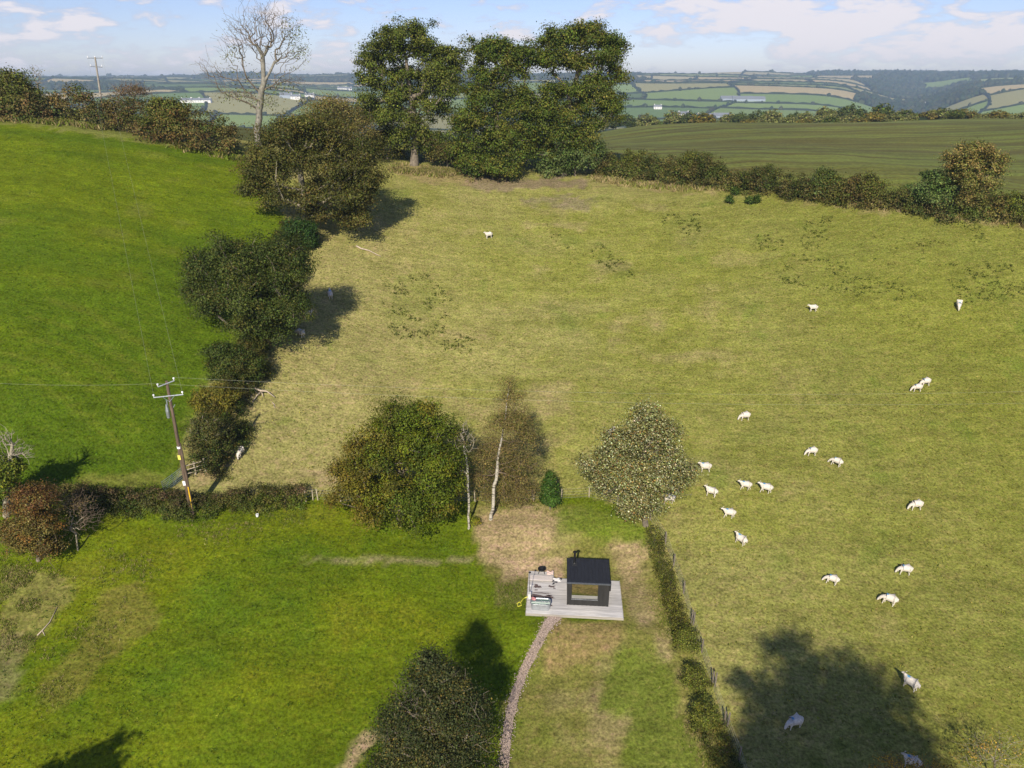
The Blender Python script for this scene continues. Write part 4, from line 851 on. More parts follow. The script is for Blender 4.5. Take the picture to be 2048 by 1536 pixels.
# wet patches: thin sheets lying on the boards
WET = simple('wet_wood', (.115, .085, .078), .35, var=.3, scale=8)
def puddle(px, py, rx, ry, seed, lab):
    r = np.random.RandomState(seed); u, v_ = loc(px, py); pts = [(0, 0, .0065)]; n = 18
    for k in range(n):
        t = 2 * math.pi * k / n; q = 1 + .35 * r.randn() * .8; pts.append((rx * math.cos(t) * q, 1.5 * ry * math.sin(t) * q, .0065))
    me = bpy.data.meshes.new('puddle'); me.from_pydata(pts, [], [(0, k + 1, (k + 1) % n + 1) for k in range(n)]); o = link('puddle', me, None, (WET,)); o.location = wpt(u, v_, DZ); o.rotation_euler = (0, 0, TH)
    tag(o, lab, 'puddle', 'splashed water on the deck')
for i, (px, py, rx, ry, lb) in enumerate([(1085, 1194, .95, .16, 'large dark wet patch right behind the tub'), (1080, 1186, .75, .045, 'long thin wet streak behind the tub, by the tap post'), (1075, 1174, .30, .10, 'dark wet splash in the middle of the deck left part'), (1073, 1170, .14, .07, 'small wet splash above the middle splash'),
                                         (1103, 1173, .26, .09, 'wet splash left of the cabin, midway along its wall'), (1109, 1177, .09, .05, 'small wet spot nearest the cabin wall'), (1072, 1180, .14, .04, 'small wet spot left of the middle of the deck'), (1098, 1191, .24, .05, 'wet streak pointing from the tub to the cabin'), (1102, 1211, .12, .06, 'small wet spot right of the tub')]): puddle(px, py, rx, ry, 40 + i, lb)

# the cabin
c0 = loc(1134, 1209); c1 = loc(1216, 1214); CW = c1[0] - c0[0]; cv = (c0[1] + c1[1]) / 2
print('cabin', c0, c1, DW, DD, DX, NXX)
ft = on_Y(1176, 1166, wpt(c0[0] + CW / 2, cv, 0).y); HF = ft.z - DZ; bk = None
CD = 2.55
print('height', HF)
cab = empty('cabin', wpt(c0[0], cv, DZ + .006), TH); tag(cab, 'small black timber sauna cabin with a big square window and a roof flue', 'cabin')
HB_ = HF + .14
m = MB(); m.box(.04, CW - .04, .04, CD - .04, 0, HF - .06); m.build('wall_core', simple('dark_board', (.012, .012, .012), .8), cab)
wx0, wx1 = CW * .105, CW * .735; wz0, wz1 = HF * .30, HF * .93
def board(x0, x1, y0, y1, z0, z1, nm='cladding_board'):
    m = MB(); m.box(x0, x1, y0, y1, z0, z1); return m.build(nm, BLACK, cab)
nb = 20; bw = CW / nb
for k in range(nb):
    a = k * bw + .004; b = (k + 1) * bw - .004; pr = .012 * (k % 2)
    if b < wx0 or a > wx1: board(a, b, -pr, .038, 0.01, HF - .03)
    else:
        board(a, b, -pr, .038, 0.01, wz0 - .045)
        if wz1 + .045 < HF - .03: board(a, b, -pr, .038, wz1 + .045, HF - .03)
nb = 17; bw = (CD - .08) / nb
for k in range(nb):
    a = .042 + k * bw + .004; b = .042 + (k + 1) * bw - .004; pr = .012 * (k % 2)
    board(-pr, .038, a, b, .01, HF); board(CW - .038, CW + pr, a, b, .01, HF)
nb = 20; bw = CW / nb
for k in range(nb): board(k * bw + .004, (k + 1) * bw - .004, CD - .038, CD + .012 * (k % 2), .01, HB_ - .05)
# window: frame > pane
fm = MB(); t = .05
for bx in ((wx0 - t, wx1 + t, wz1, wz1 + t), (wx0 - t, wx1 + t, wz0 - t, wz0), (wx0 - t, wx0, wz0, wz1), (wx1, wx1 + t, wz0, wz1)): fm.box(bx[0], bx[1], -.03, .06, bx[2], bx[3])
win = fm.build('window', simple('window_metal', (.05, .05, .055), .35, .6), cab)
def glass_mat():
    m, N, L = new_mat('reflective_glass'); o = N('ShaderNodeOutputMaterial'); g = N('ShaderNodeBsdfGlossy'); g.inputs['Roughness'].default_value = .02; g.inputs['Color'].default_value = (.72, .72, .66, 1)
    d = N('ShaderNodeBsdfDiffuse'); d.inputs[0].default_value = (.02, .02, .015, 1); s = N('ShaderNodeMixShader'); s.inputs[0].default_value = .80; L(d.outputs[0], s.inputs[1]); L(g.outputs[0], s.inputs[2]); L(s.outputs[0], o.inputs[0]); return m
m = MB(); m.box(wx0 + .002, wx1 - .002, .005, .02, wz0 + .002, wz1 - .002); m.build('pane', glass_mat(), win)
m = MB(); m.box(wx0 - .03, wx1 + .03, -.07, -.032, wz0 - .07, wz0 - .03); m.build('sill', simple('sill_metal', (.22, .23, .25), .4, .5), win)
# corner trims
for (x, y) in ((-.025, -.025), (CW - .035, -.025)): m = MB(); m.box(x, x + .06, y, y + .012, .008, HF - .02); m.build('corner_trim', BLACK, cab)
ROOFM = simple('black_roof_sheet', (.021, .023, .030), .55, .1, var=.2, scale=5, spec=.4)
roof = MB(); ov = .08
def rz(y): return HF + .02 + (y + ov) / (CD + 2 * ov) * .14
vs = [(-ov, -ov, rz(-ov)), (CW + ov, -ov, rz(-ov)), (CW + ov, CD + ov, rz(CD + ov)), (-ov, CD + ov, rz(CD + ov))]
roof.add(vs + [(x, y, z + .06) for x, y, z in vs], [(3, 2, 1, 0), (4, 5, 6, 7), (0, 1, 5, 4), (1, 2, 6, 5), (2, 3, 7, 6), (3, 0, 4, 7)]); ro = roof.build('roof', ROOFM, cab)
for k in range(13):
    x = -ov + .02 + k * (CW + 2 * ov - .04) / 12; m = MB(); y0, y1 = -ov, CD + ov
    m.add([(x - .012, y0, rz(y0) + .062), (x + .012, y0, rz(y0) + .062), (x + .012, y1, rz(y1) + .062), (x - .012, y1, rz(y1) + .062), (x - .008, y0, rz(y0) + .09), (x + .008, y0, rz(y0) + .09), (x + .008, y1, rz(y1) + .09), (x - .008, y1, rz(y1) + .09)],
          [(3, 2, 1, 0), (4, 5, 6, 7), (0, 1, 5, 4), (1, 2, 6, 5), (2, 3, 7, 6), (3, 0, 4, 7)]); m.build('seam', ROOFM, ro)
m = MB(); m.box(-ov - .01, CW + ov + .01, -ov - .07, -ov - .004, rz(-ov) - .06, rz(-ov) + .05); m.build('gutter', simple('gutter_metal', (.10, .11, .13), .45, .3), cab)
METB = simple('black_metal', (.022, .022, .022), .45, .5)
fx, fy_ = CW * .165, CD * .80
m = MB(); m.box(fx - .2, fx + .2, fy_ - .28, fy_ + .2, rz(fy_) + .055, rz(fy_) + .085); m.build('flashing', simple('flue_flashing', (.05, .052, .055), .4, .4), cab)
m = MB(); z0 = rz(fy_) + .02; m.tube([(fx, fy_, z0), (fx, fy_, z0 + .98)], .085, 12); m.tube([(fx, fy_, z0 + .05), (fx, fy_, z0 + .13)], [.15, .09], 12); m.tube([(fx, fy_, z0 + .55), (fx, fy_, z0 + .59)], .10, 12); flue = m.build('flue', METB, cab)
m = MB(); m.tube([(fx, fy_, z0 + 1.06), (fx, fy_, z0 + 1.10), (fx, fy_, z0 + 1.17)], [.17, .16, .03], 12)
for k in range(4): a = k * math.pi / 2; m.tube([(fx + .08 * math.cos(a), fy_ + .08 * math.sin(a), z0 + .96), (fx + .11 * math.cos(a), fy_ + .11 * math.sin(a), z0 + 1.07)], .012, 4)
m.build('cowl', METB, flue)
m = MB(); m.box(CW + .015, CW + .16, .35, .75, 1.15, 1.75); m.tube([(CW + .09, .5, 1.75), (CW + .09, .5, 2.1), (CW + .0, .5, 2.15)], .03, 6); m.build('meter_box', METB, cab)
m = MB(); m.box(CW + .015, CW + .04, 1.0, 1.8, 0.02, 1.95); m.build('door', simple('door_black', (.03, .028, .026), .6), cab)

# plunge tub
def rrect(w, d, r, n=6):
    out = []
    for cx, cy, a0 in ((w - r, d - r, 0), (-w + r, d - r, 90), (-w + r, -d + r, 180), (w - r, -d + r, 270)):
        for k in range(n + 1): a = R(a0 + 90 * k / n); out.append((cx + r * math.cos(a), cy + r * math.sin(a)))
    return out
tu, tv = loc(1081, 1215); tub = empty('plunge_tub', wpt(tu, tv, DZ + .006), TH); tag(tub, 'galvanised round-cornered cold tub of greenish water at the deck corner', 'tub')
GALV = simple('galvanised_steel', (.50, .53, .55), .35, .75, var=.15, scale=4)
def loft(rings, m, close=True):
    n = len(rings[0]); b = len(m.v); 
    for rg in rings: m.v += [tuple(p) for p in rg]
    for i in range(len(rings) - 1):
        for k in range(n): m.f.append((b + i * n + k, b + i * n + (k + 1) % n, b + (i + 1) * n + (k + 1) % n, b + (i + 1) * n + k))
    return m
hw, hd, th_ = .74, .36, .56
ring = lambda s, z, extra=0: [(x * s + 0, y * s, z) for x, y in rrect(hw + extra, hd + extra, .24 + max(extra, -.1))]
m = MB(); loft([ring(.93, .0), ring(.93, .02), ring(.97, .2), ring(1, th_ - .04), ring(1, th_, .035), ring(1, th_ + .02, .03), ring(1, th_ + .02, -.01), ring(.96, th_ - .05, -.01), ring(.93, .1, -.02)], m); m.f.append(tuple(range(27, -1, -1))); b = len(m.v); m.f.append(tuple(range(b - 28, b))); m.build('shell', GALV, tub, True)
def water_mat():
    m, N, L = new_mat('green_water'); o = N('ShaderNodeOutputMaterial'); p = N('ShaderNodeBsdfPrincipled'); p.inputs['Base Color'].default_value = (.06, .13, .10, 1); p.inputs['Roughness'].default_value = .06; L(p.outputs[0], o.inputs[0])
    n = N('ShaderNodeTexNoise'); n.inputs['Scale'].default_value = 6; b = N('ShaderNodeBump'); b.inputs['Strength'].default_value = .15; L(n.outputs['Fac'], b.inputs['Height']); L(b.outputs[0], p.inputs['Normal']); return m
m = MB(); rg = [(x * .95, y * .95, th_ - .10) for x, y in rrect(hw, hd, .24)]; m.add(rg, [tuple(range(len(rg)))]); m.build('water', water_mat(), tub)
m = MB(); m.box(-hw * .96, hw * .96, .02, .055, th_ - .12, th_ + .028); m.build('divider', GALV, tub)
m = MB(); m.tube([(-.62, .08, th_ + .05), (-.5, .22, th_ + .06), (-.3, .12, th_ + .05)], .02, 6); m.build('handle', GALV, tub)
PINK = simple('pink_towel', (.62, .25, .24), .9, var=.3)
def cloth(name, lab, cat, u, v_, z, sx, sy, mat, seed, hgt=.05):
    r = np.random.RandomState(seed); n = 9; V = []; 
    for j in range(n):
        for i in range(n):
            a, b = i / (n - 1) - .5, j / (n - 1) - .5; V.append((a * sx * (1 + .15 * math.sin(9 * b + seed)), b * sy * (1 + .15 * math.sin(8 * a + seed)), .012 + hgt * (.5 + .5 * math.sin(7 * a + 5 * b + seed) * math.cos(6 * b)) * r.uniform(.8, 1.1)))
    Fq = [(j * n + i, j * n + i + 1, (j + 1) * n + i + 1, (j + 1) * n + i) for j in range(n - 1) for i in range(n - 1)]
    nV = len(V); V2 = V + [(x, y, z_ - .01) for x, y, z_ in V]; F2 = Fq + [tuple(nV + q for q in f[::-1]) for f in Fq]
    edge = [i for i in range(n)] + [j * n + n - 1 for j in range(1, n)] + [n * n - 1 - i for i in range(1, n)] + [j * n for j in range(n - 2, 0, -1)]
    for a, b in zip(edge, edge[1:] + edge[:1]): F2.append((a, b, b + nV, a + nV)[::-1])
    me = bpy.data.meshes.new(name); me.from_pydata(V2, [], F2); me.polygons.foreach_set('use_smooth', np.ones(len(me.polygons), bool)); o = link(name, me, None, (mat,)); o.location = wpt(u, v_, z); o.rotation_euler = (0, 0, TH); tag(o, lab, cat); return o
cloth('folded_towel', 'crumpled pink towel lying on the rim of the cold tub', 'towel', tu - .52, tv + .2, DZ + th_ + .03, .34, .3, PINK, 3, .07)
u, v_ = loc(1104, 1147); cloth('beach_towel', 'pale pink towel at the back edge of the deck by the fire bowl', 'towel', u - .15, v_, DZ + .002, .5, .45, simple('pale_towel', (.75, .55, .48), .9, var=.2), 5, .1)
u, v_ = loc(1114, 1158); cloth('white_towel', 'white cloth spread on the deck step left of the cabin', 'towel', u, v_ - .1, DZ + .002, .62, .42, simple('white_cloth', (.78, .76, .75), .9, var=.08), 6, .03)
# a wide bench step across the back left of the deck
bu, bv = loc(1080, 1160); bench = empty('bench_step', wpt(.05, DD - .55, DZ + .006), TH); tag(bench, 'low pale timber step across the back left corner of the deck', 'bench')
for k in range(6): m = MB(); m.box(0, NXX - .12, k * .1 + .004, k * .1 + .096, .13, .16); m.build('slat', wood_mat('pale_slat', (.56, .50, .47)) if k == 0 else bpy.data.materials['pale_slat'], bench)
for x in (.05, NXX / 2, NXX - .25): m = MB(); m.box(x, x + .06, .02, .58, 0, .128); m.build('leg', JOIST, bench)
# fire bowl
u, v_ = loc(1083, 1146); fb = empty('fire_bowl', wpt(u, v_, DZ + .006), TH); tag(fb, 'black iron fire bowl on legs at the back edge of the deck', 'fire bowl')
n = 14; cr_ = lambda r_, z: [(r_ * math.cos(2 * math.pi * k / n), r_ * math.sin(2 * math.pi * k / n), z) for k in range(n)]
m = MB(); loft([cr_(.06, .22), cr_(.2, .26), cr_(.29, .36), cr_(.31, .45), cr_(.29, .45), cr_(.18, .30), cr_(.02, .27)], m); m.build('bowl', METB, fb, True)
for k in range(3): a = R(90 + 120 * k); m = MB(); m.tube([(.2 * math.cos(a), .2 * math.sin(a), .28), (.3 * math.cos(a), .3 * math.sin(a), 0)], .02, 6); m.build('leg', METB, fb)
m = MB(); m.tube([(0.16, .0, .30), (.17, 0, .62), (.1, .02, .64)], .025, 6); m.build('handle', METB, fb)
# shower post with tap box and yellow hose
su, sv_ = loc(1059, 1192); shp = empty('shower_post', wpt(su, sv_, DZ + .006), TH); tag(shp, 'thin black outdoor shower post with pale tap box at the left deck edge', 'shower')
m = MB(); m.tube([(0, 0, 0), (0, 0, 1.95), (0, .04, 2.08), (.0, .16, 2.12)], .022, 6); m.build('pipe', METB, shp)
m = MB(); m.tube([(0, .16, 2.13), (0, .17, 2.08)], [.03, .10], 10); m.build('shower_head', METB, shp)
m = MB(); m.box(-.11, .11, -.32, -.06, 0, .42); m.box(-.13, .13, -.34, -.04, .42, .45); m.build('tap_box', simple('pale_box', (.62, .60, .58), .6), shp)
m = MB(); m.box(-.03, .03, -.02, .06, .92, .99); m.tube([(.03, .02, .95), (.12, .02, .95)], .015, 6); m.build('tap', simple('tap_metal', (.4, .4, .4), .3, .9), shp)
pts = [wpt(su - .1, sv_ - .2, DZ + .1), wpt(su - .35, sv_ - .25, DZ + .0), at(1047, 1198, .04), at(1041, 1206, .05), at(1043, 1212, .05), at(1036, 1214, .05), at(1034, 1208, .05), at(1040, 1205, .06)]
m = MB(); m.tube(pts, .03, 6); o = m.build('garden_hose', simple('yellow_hose', (.62, .58, .06), .5), None); tag(o, 'yellow hose trailing from the tap box onto the grass left of the deck', 'hose')
# shoes
SH = simple('dark_shoe', (.045, .045, .06), .7)
for i, (px, py, a, lb) in enumerate([(1106, 1163, .3, 'dark shoe on the deck below the white cloth, left one of four'), (1112, 1165, -.4, 'dark shoe on the deck, nearest the cabin wall'), (1107, 1168, .9, 'dark sandal lying below the pair of shoes'), (1121, 1159, .2, 'dark shoe beside the white cloth, closest to the back edge')]):
    u, v_ = loc(px, py); m = MB(); loft([[(x * (.14 if z < .03 else .12) * (1 if y > 0 else .9), y * .055 * (1.15 if x > .2 else .9), z) for x, y in [(math.cos(2 * math.pi * k / 10), math.sin(2 * math.pi * k / 10)) for k in range(10)]] for z in (0, .025, .06, .075)], m); m.f.append(tuple(range(30, 40))); m.f.append(tuple(range(9, -1, -1)))
    o = m.build('shoe', SH, None, True); o.location = wpt(u, v_, DZ + .006); o.rotation_euler = (0, 0, TH + a); tag(o, lb, 'shoe', 'shoes left on the deck')

# ------------------------------------------------------------------ poles, wires, fences, gate
POLEW = simple('creosoted_pole', (.115, .080, .055), .9, var=.4, scale=2, bump=.3, stretch=(4, 4, .6)); STEEL = simple('zinc_steel', (.42, .45, .47), .45, .7); PORC = simple('porcelain', (.80, .80, .82), .3); YEL = simple('yellow_guard', (.75, .45, .02), .5)
pb = at(384, 1030); ptop = on_Y(333, 762, pb.y); H_ = (ptop - pb).length; ax = (ptop - pb).normalized(); print('pole height', H_)
pole = empty('power_pole', pb); tag(pole, 'tall wooden power pole rising from the hedge by the gate', 'power pole')
rel = lambda t, off=(0, 0, 0): Vector(ax * (H_ * t)) + Vector(off)
pt = MB(); pt.tube([rel(-.03), rel(.3), rel(.65), rel(1.0)], [.17, .155, .13, .105], 10); pt.build('post', POLEW, pole, True)
arm = Vector((.96, .28, 0)).normalized(); arm2 = Vector((.70, .55, .15)).normalized()
def crossarm(t, d, half, nm='crossarm'):
    c = rel(t, (0, -.13, 0)); m = MB(); m.tube([c - d * half, c + d * half], .05, 4); ob = m.build(nm, STEEL, pole); tips = []
    for s_ in (-1, 1):
        e = c + d * half * s_ * .96; q = MB(); q.tube([e, e + Vector((0, 0, .12)), e + Vector((0, 0, .14)), e + Vector((0, 0, .24)), e + Vector((0, 0, .28))], [.02, .02, .06, .075, .03], 8); q.build('insulator', PORC, ob); tips.append(pb + e + Vector((0, 0, .28)))
    return ob, tips, c
o1, tips1, c1_ = crossarm(.985, arm2, .62); o2, tips2, c2_ = crossarm(.90, arm, 1.05)
m = MB(); m.tube([c2_ - arm * .45, rel(.86, (0, -.12, 0))], .02, 4); m.tube([c2_ + arm * .45, rel(.86, (0, -.12, 0))], .02, 4); m.build('brace', STEEL, pole)
m = MB(); m.tube([rel(.80, (-.22, -.12, 0)), rel(.87, (-.22, -.12, 0))], .05, 8); m.tube([rel(.75, (-.26, -.2, 0)), rel(.80, (-.26, -.2, 0)), rel(.845, (-.26, -.2, 0))], [.12, .14, .05], 10); m.tube([rel(.82, (.2, -.1, 0)), rel(.84, (.35, -.1, 0))], .03, 6); m.build('cable_termination', STEEL, pole)
for t0, t1, nm, mt, rr in ((.52, .535, 'band', PORC, .165), (.44, .475, 'warning_plate', simple('yellow_plate', (.75, .65, .12), .5), .17), (.235, .285, 'id_plate', PORC, .18)):
    m = MB(); 
    if nm == 'band': m.tube([rel(t0), rel(t1)], rr, 10)
    else: c = rel((t0 + t1) / 2, (-.05, -.17, 0)); m.box(c.x - .12, c.x + .10, c.y - .01, c.y + .01, c.z - .2, c.z + .2)
    m.build(nm, mt, pole)
m = MB(); m.tube([rel(.02, (.16, -.10, 0)), rel(.23, (.17, -.10, 0))], .055, 6); m.build('cable_guard', YEL, pole)
m = MB(); m.tube([rel(.01, (.16, -.06, 0)), rel(.3, (.16, -.03, 0)), rel(.5, (.16, -.03, 0)), rel(.56, (.12, 0, 0))], [.10, .10, .09, .05], 8); m.build('stay_post', POLEW, pole)
# far pole
fp = at(200, 255); fpx = on_Y(196, 185, fp.y + 3); fb_ = Vector((fpx.x, fp.y + 3, gz(fpx.x, fp.y + 3))); ft_ = on_Y(190, 114, fp.y + 3)
fpole = empty('power_pole', fb_); tag(fpole, 'distant grey power pole with two crossarms behind the top hedge', 'power pole'); d = ft_ - fb_
GREYW = simple('grey_pole_wood', (.30, .27, .23), .9)
m = MB(); m.tube([(0, 0, -.3), tuple(d)], [.17, .12], 8); m.build('post', GREYW, fpole)
ftips = []
for t, hw_, dx in ((.985, 1.1, (.99, .1, 0)), (.86, .95, (.99, -.1, -.06))):
    c = d * t; e = Vector(dx); m = MB(); m.tube([c - e * hw_, c + e * hw_], .05, 4); ob = m.build('crossarm', STEEL, fpole)
    for s_ in (-1, 0, 1):
        p = c + e * hw_ * s_ * .95; q = MB(); q.tube([p, p + Vector((0, 0, .1)), p + Vector((0, 0, .3))], [.03, .07, .04], 6); q.build('insulator', PORC, ob); ftips.append(fb_ + p + Vector((0, 0, .3)))
WIREM = simple('aluminium_wire', (.30, .31, .24), .6, .2)
def wire(a, b, sag, lab, grp='overhead wires', rad=.0055):
    n = 28; m = MB(); P = []
    for i in range(n + 1): t = i / n; p = a.lerp(b, t); P.append(p - Vector((0, 0, sag * 4 * t * (1 - t))))
    m.tube(P, rad, 4); o = m.build('overhead_wire', WIREM, None); tag(o, lab, 'wire', grp)
east1 = on_Y(2300, 800, pb.y + 6); east2 = on_Y(2300, 775, pb.y + 7.5)
wire(tips1[0], east1, 1.0, 'thin overhead wire crossing the pasture, lower of the pair to the right'); wire(tips1[1], east2, 1.0, 'thin overhead wire crossing the pasture, upper of the pair to the right')
w1 = on_Y(-200, 752, pb.y + 2); wire(tips1[0], w1, .4, 'thin overhead wire from the near pole to the left edge')
wire(tips2[0], ftips[0], 1.2, 'thin wire climbing from the near pole to the left arm of the distant pole'); wire(tips2[1], ftips[2], 1.2, 'thin wire climbing from the near pole to the right arm of the distant pole')
POST = simple('fence_post_wood', (.17, .14, .11), .9, var=.35, scale=4, stretch=(5, 5, .8)); POSTL = simple('pale_post_wood', (.42, .36, .26), .9, var=.25, scale=4)
FW = simple('fence_wire', (.38, .38, .34), .5, .5)
def fence(name, lab, pts, hgt, mat, double=(), rad=.05, net=6, nr=None):
    P = [at(*p) for p in pts]; root = empty(name, P[0]); tag(root, lab, 'fence'); B = P[0]; r = random.Random(len(pts))
    for i, p in enumerate(P):
        for k in range(2 if i in double else 1):
            q = p - B + Vector((.14 * k, -.16 * k, 0)); m = MB(); m.tube([q - Vector((0, 0, .2)), q + Vector((r.uniform(-.05, .05), r.uniform(-.05, .05), hgt * r.uniform(.93, 1.05)))], [rad, rad * .9], 7); m.build('post', mat, root)
    for k in range(net):
        z = hgt * (.12 + .8 * k / max(1, net - 1)); m = MB(); L_ = []
        for i in range(len(P) - 1):
            for t in (0, .33, .66): x = P[i].x * (1 - t) + P[i + 1].x * t; y = P[i].y * (1 - t) + P[i + 1].y * t; L_.append(Vector((x, y, gz(x, y) + z)) - B)
        L_.append(P[-1] + Vector((0, 0, z)) - B); m.tube(L_, .007, 3, False); m.build('wire', FW, root)
    return root
fence('wire_fence', 'stock fence of dark posts and wire netting down the right side of the garden', [(1300, 1040), (1331, 1088), (1347, 1131), (1367, 1187), (1382, 1245), (1403, 1305), (1424, 1369), (1449, 1447), (1477, 1520), (1505, 1610)], 1.15, POST, (4, 6, 7), .06, 4)
fence('wire_fence', 'wire fence with pale and dark posts between garden and pasture behind the trees', [(612, 1003), (626, 1000), (636, 1000), (682, 1003), (760, 1004), (850, 1005), (950, 1003), (1030, 1003), (1064, 1000), (1123, 998), (1178, 995), (1235, 1010), (1300, 1040)], 1.1, POSTL, (8,), .05, 4)
fence('wire_fence', 'old post and wire fence along the foot of the boundary hedge', [(455, 835), (462, 818), (473, 800), (484, 782), (500, 755), (530, 720)], 1.1, POSTL, (), .05, 3)
# post and rail fence by the gate
P0 = at(372, 955); P1 = at(412, 942); rf = empty('rail_fence', P0); tag(rf, 'short grey post and rail fence running from the pole to the dark bush', 'fence')
Pm = P0.lerp(P1, .5); Pm.z = gz(Pm.x, Pm.y)
for p in (P0, Pm, P1): m = MB(); q = p - P0; m.box(q.x - .07, q.x + .07, q.y - .07, q.y + .07, q.z - .1, q.z + 1.25); m.build('post', RAILW, rf)
for k in range(3):
    z = .35 + .38 * k; a = Vector((0, -.09, z)); b = P1 - P0 + Vector((.15, -.09, z)); m = MB(); dd = (b - a).normalized(); m.tube([a - dd * .15, b], .055, 4); m.build('rail', RAILW, rf)
# field gate
Ga = at(328, 988); Gb = at(368, 958); gt = empty('field_gate', Ga); tag(gt, 'galvanised grey-green metal farm gate standing open beside the pole', 'gate')
GATEM = simple('gate_metal', (.20, .25, .23), .5, .5); dv = Gb - Ga; print('gate', dv.length)
for k in range(7): z = .12 + .17 * k; m = MB(); m.tube([Vector((0, 0, z)), dv + Vector((0, 0, z))], .024, 6); m.build('bar', GATEM, gt)
for t in (0, .5, 1): m = MB(); q = dv * t; m.tube([q + Vector((0, .03, .08)), q + Vector((0, .03, 1.2))], .026, 6); m.build('upright', GATEM, gt)
m = MB(); m.tube([Vector((0, .02, .12)), dv * .5 + Vector((0, .02, 1.14))], .02, 6); m.tube([dv * .5 + Vector((0, .02, .12)), dv + Vector((0, .02, 1.14))], .02, 6); m.build('brace', GATEM, gt)
gp = MB(); gp.box(-.08, .08, -.08, .08, -.2, 1.4); o = gp.build('gate_post', RAILW, None); o.location = Gb + Vector((.2, .1, 0)); tag(o, 'square wooden gate post where the metal gate hangs', 'post')

# ------------------------------------------------------------------ fallen branches, stump, weeds
DEAD = simple('bleached_dead_wood', (.42, .34, .26), .9, var=.3, scale=3)
def deadwood(name, lab, paths, mat=DEAD):
    b = at(*paths[0][0][0]); root = empty(name, b) if len(paths) > 1 else None; i = 0
    for pts, r0, r1 in paths:
        W_ = [at(p[0], p[1], r0 + (p[2] if len(p) > 2 else 0)) - b for p in pts]; n = len(W_); m = MB(); m.tube(W_, [r0 + (r1 - r0) * k / (n - 1) for k in range(n)], 6)
        o = m.build('limb' if root else name, mat, root, True)
        if not root: o.location = b; root_ = o
    tag(root or root_, lab, 'fallen branch')
deadwood('fallen_branch', 'large fallen dead branch with several limbs beside the boundary hedge', [
    (((490, 770, .1), (503, 775, .15), (512, 784, .2), (522, 790, .3), (535, 791, .3), (550, 798, .05)), .16, .05), (((497, 768), (508, 778, .1), (514, 788)), .12, .07), (((505, 806), (514, 796, .2), (524, 789, .3)), .05, .07), (((524, 790, .3), (527, 797, .1)), .05, .03),
    (((503, 776, .2), (505, 785, .5), (510, 790, .4)), .05, .02), (((494, 778), (500, 790), (507, 798)), .05, .03)])
deadwood('fallen_branch', 'short curled dead stick lying right of the big fallen branch', [(((545, 806), (549, 810), (548, 814), (551, 817)), .05, .03)])
deadwood('fallen_branch', 'long pale fallen branch lying alone in the upper pasture', [(((713, 494), (722, 499), (738, 503), (746, 507), (762, 515)), .13, .03)])
deadwood('fallen_branch', 'dead branch lying in the left rough grass by the hedge corner', [(((75, 1272), (85, 1262), (100, 1245), (115, 1215)), .05, .02), (((85, 1262), (90, 1272)), .03, .02)])
sp_ = at(2038, 420); m = MB(); n = 12; r = np.random.RandomState(2)
loft([[((.75 - .3 * t + .12 * r.randn() * (1 - t)) * math.cos(2 * math.pi * k / n), (.75 - .3 * t) * math.sin(2 * math.pi * k / n), 1.1 * t + (.2 * r.rand() if t == 1 else 0)) for k in range(n)] for t in (0, .3, .7, 1)], m); m.f.append(tuple(range(3 * n, 4 * n)))
o = m.build('tree_stump', DEAD, None); o.location = sp_; tag(o, 'grey weathered tree stump at the foot of the right hedge', 'stump')
WHT = simple('white_tub', (.8, .8, .8), .5); p = at(515, 1033); m = MB(); m.tube([(0, 0, 0), (0, 0, .22), (0, 0, .25)], [.11, .14, .12], 10); o = m.build('salt_lick', WHT, None); o.location = p; tag(o, 'small white bucket standing in the garden grass below the hedge', 'bucket')

def scatter_px(polys, n, r, ww=None):
    """points on the ground inside outlines given in the picture"""
    out = []
    bb = [(min(p[0] for p in q), max(p[0] for p in q), min(p[1] for p in q), max(p[1] for p in q)) for q in polys]
    for q, b in zip(polys, bb):
        c = [at(x, y) for x, y in q]; x0, x1 = min(p.x for p in c), max(p.x for p in c); y0, y1 = min(p.y for p in c), max(p.y for p in c); k = 0
        m_ = n if n > 20 else int(n * (x1 - x0) * (y1 - y0) / 4) + 1
        X = r.uniform(x0, x1, m_ * 4); Y = r.uniform(y0, y1, m_ * 4); P = [(p.x, p.y) for p in c]; ok = inpoly(X, Y, P); out.append(np.stack([X[ok], Y[ok]], -1)[:m_ if n > 20 else None])
    return np.concatenate(out)
def weeds(name, lab, polys, n, per, rc, leaf, cols, seed, hgt=.12, up=.9, noise=None):
    r = np.random.RandomState(seed); Q = scatter_px(polys, n, r)
    if noise is not None: k = vnoise(Q[:, 0], Q[:, 1], noise[0], seed) + .5 * vnoise(Q[:, 0], Q[:, 1], noise[0] * .4, seed + 1) > noise[1]; Q = Q[k]
    z = height(Q[:, 0], Q[:, 1]) + CAMZ + hgt; P = np.stack([Q[:, 0], Q[:, 1], z], -1); O = np.tile([0, 0, 1.], (len(P), 1))
    v, f, c = foliage(P, O, per, rc, leaf, cols, r, None, up); me = np_mesh(name, v, f, c); o = link(name, me, None, (LEAF,)); o['kind'] = 'stuff'; o['label'] = lab
DOCK = [((.048, .068, .010), 3), ((.07, .08, .016), 2), ((.04, .055, .010), 2)]
weeds('dock_plants', 'dark leafy weeds scattered in the pasture', [[(765, 560), (850, 545), (905, 600), (890, 660), (800, 690), (760, 630)], [(1175, 492), (1215, 488), (1275, 545), (1240, 572), (1190, 530)], [(1320, 430), (1400, 428), (1405, 470), (1330, 472)], [(880, 660), (960, 680), (950, 710), (880, 700)]], 6.0, 9, .19, .15, DOCK, 401, .06, noise=(1.2, .0))
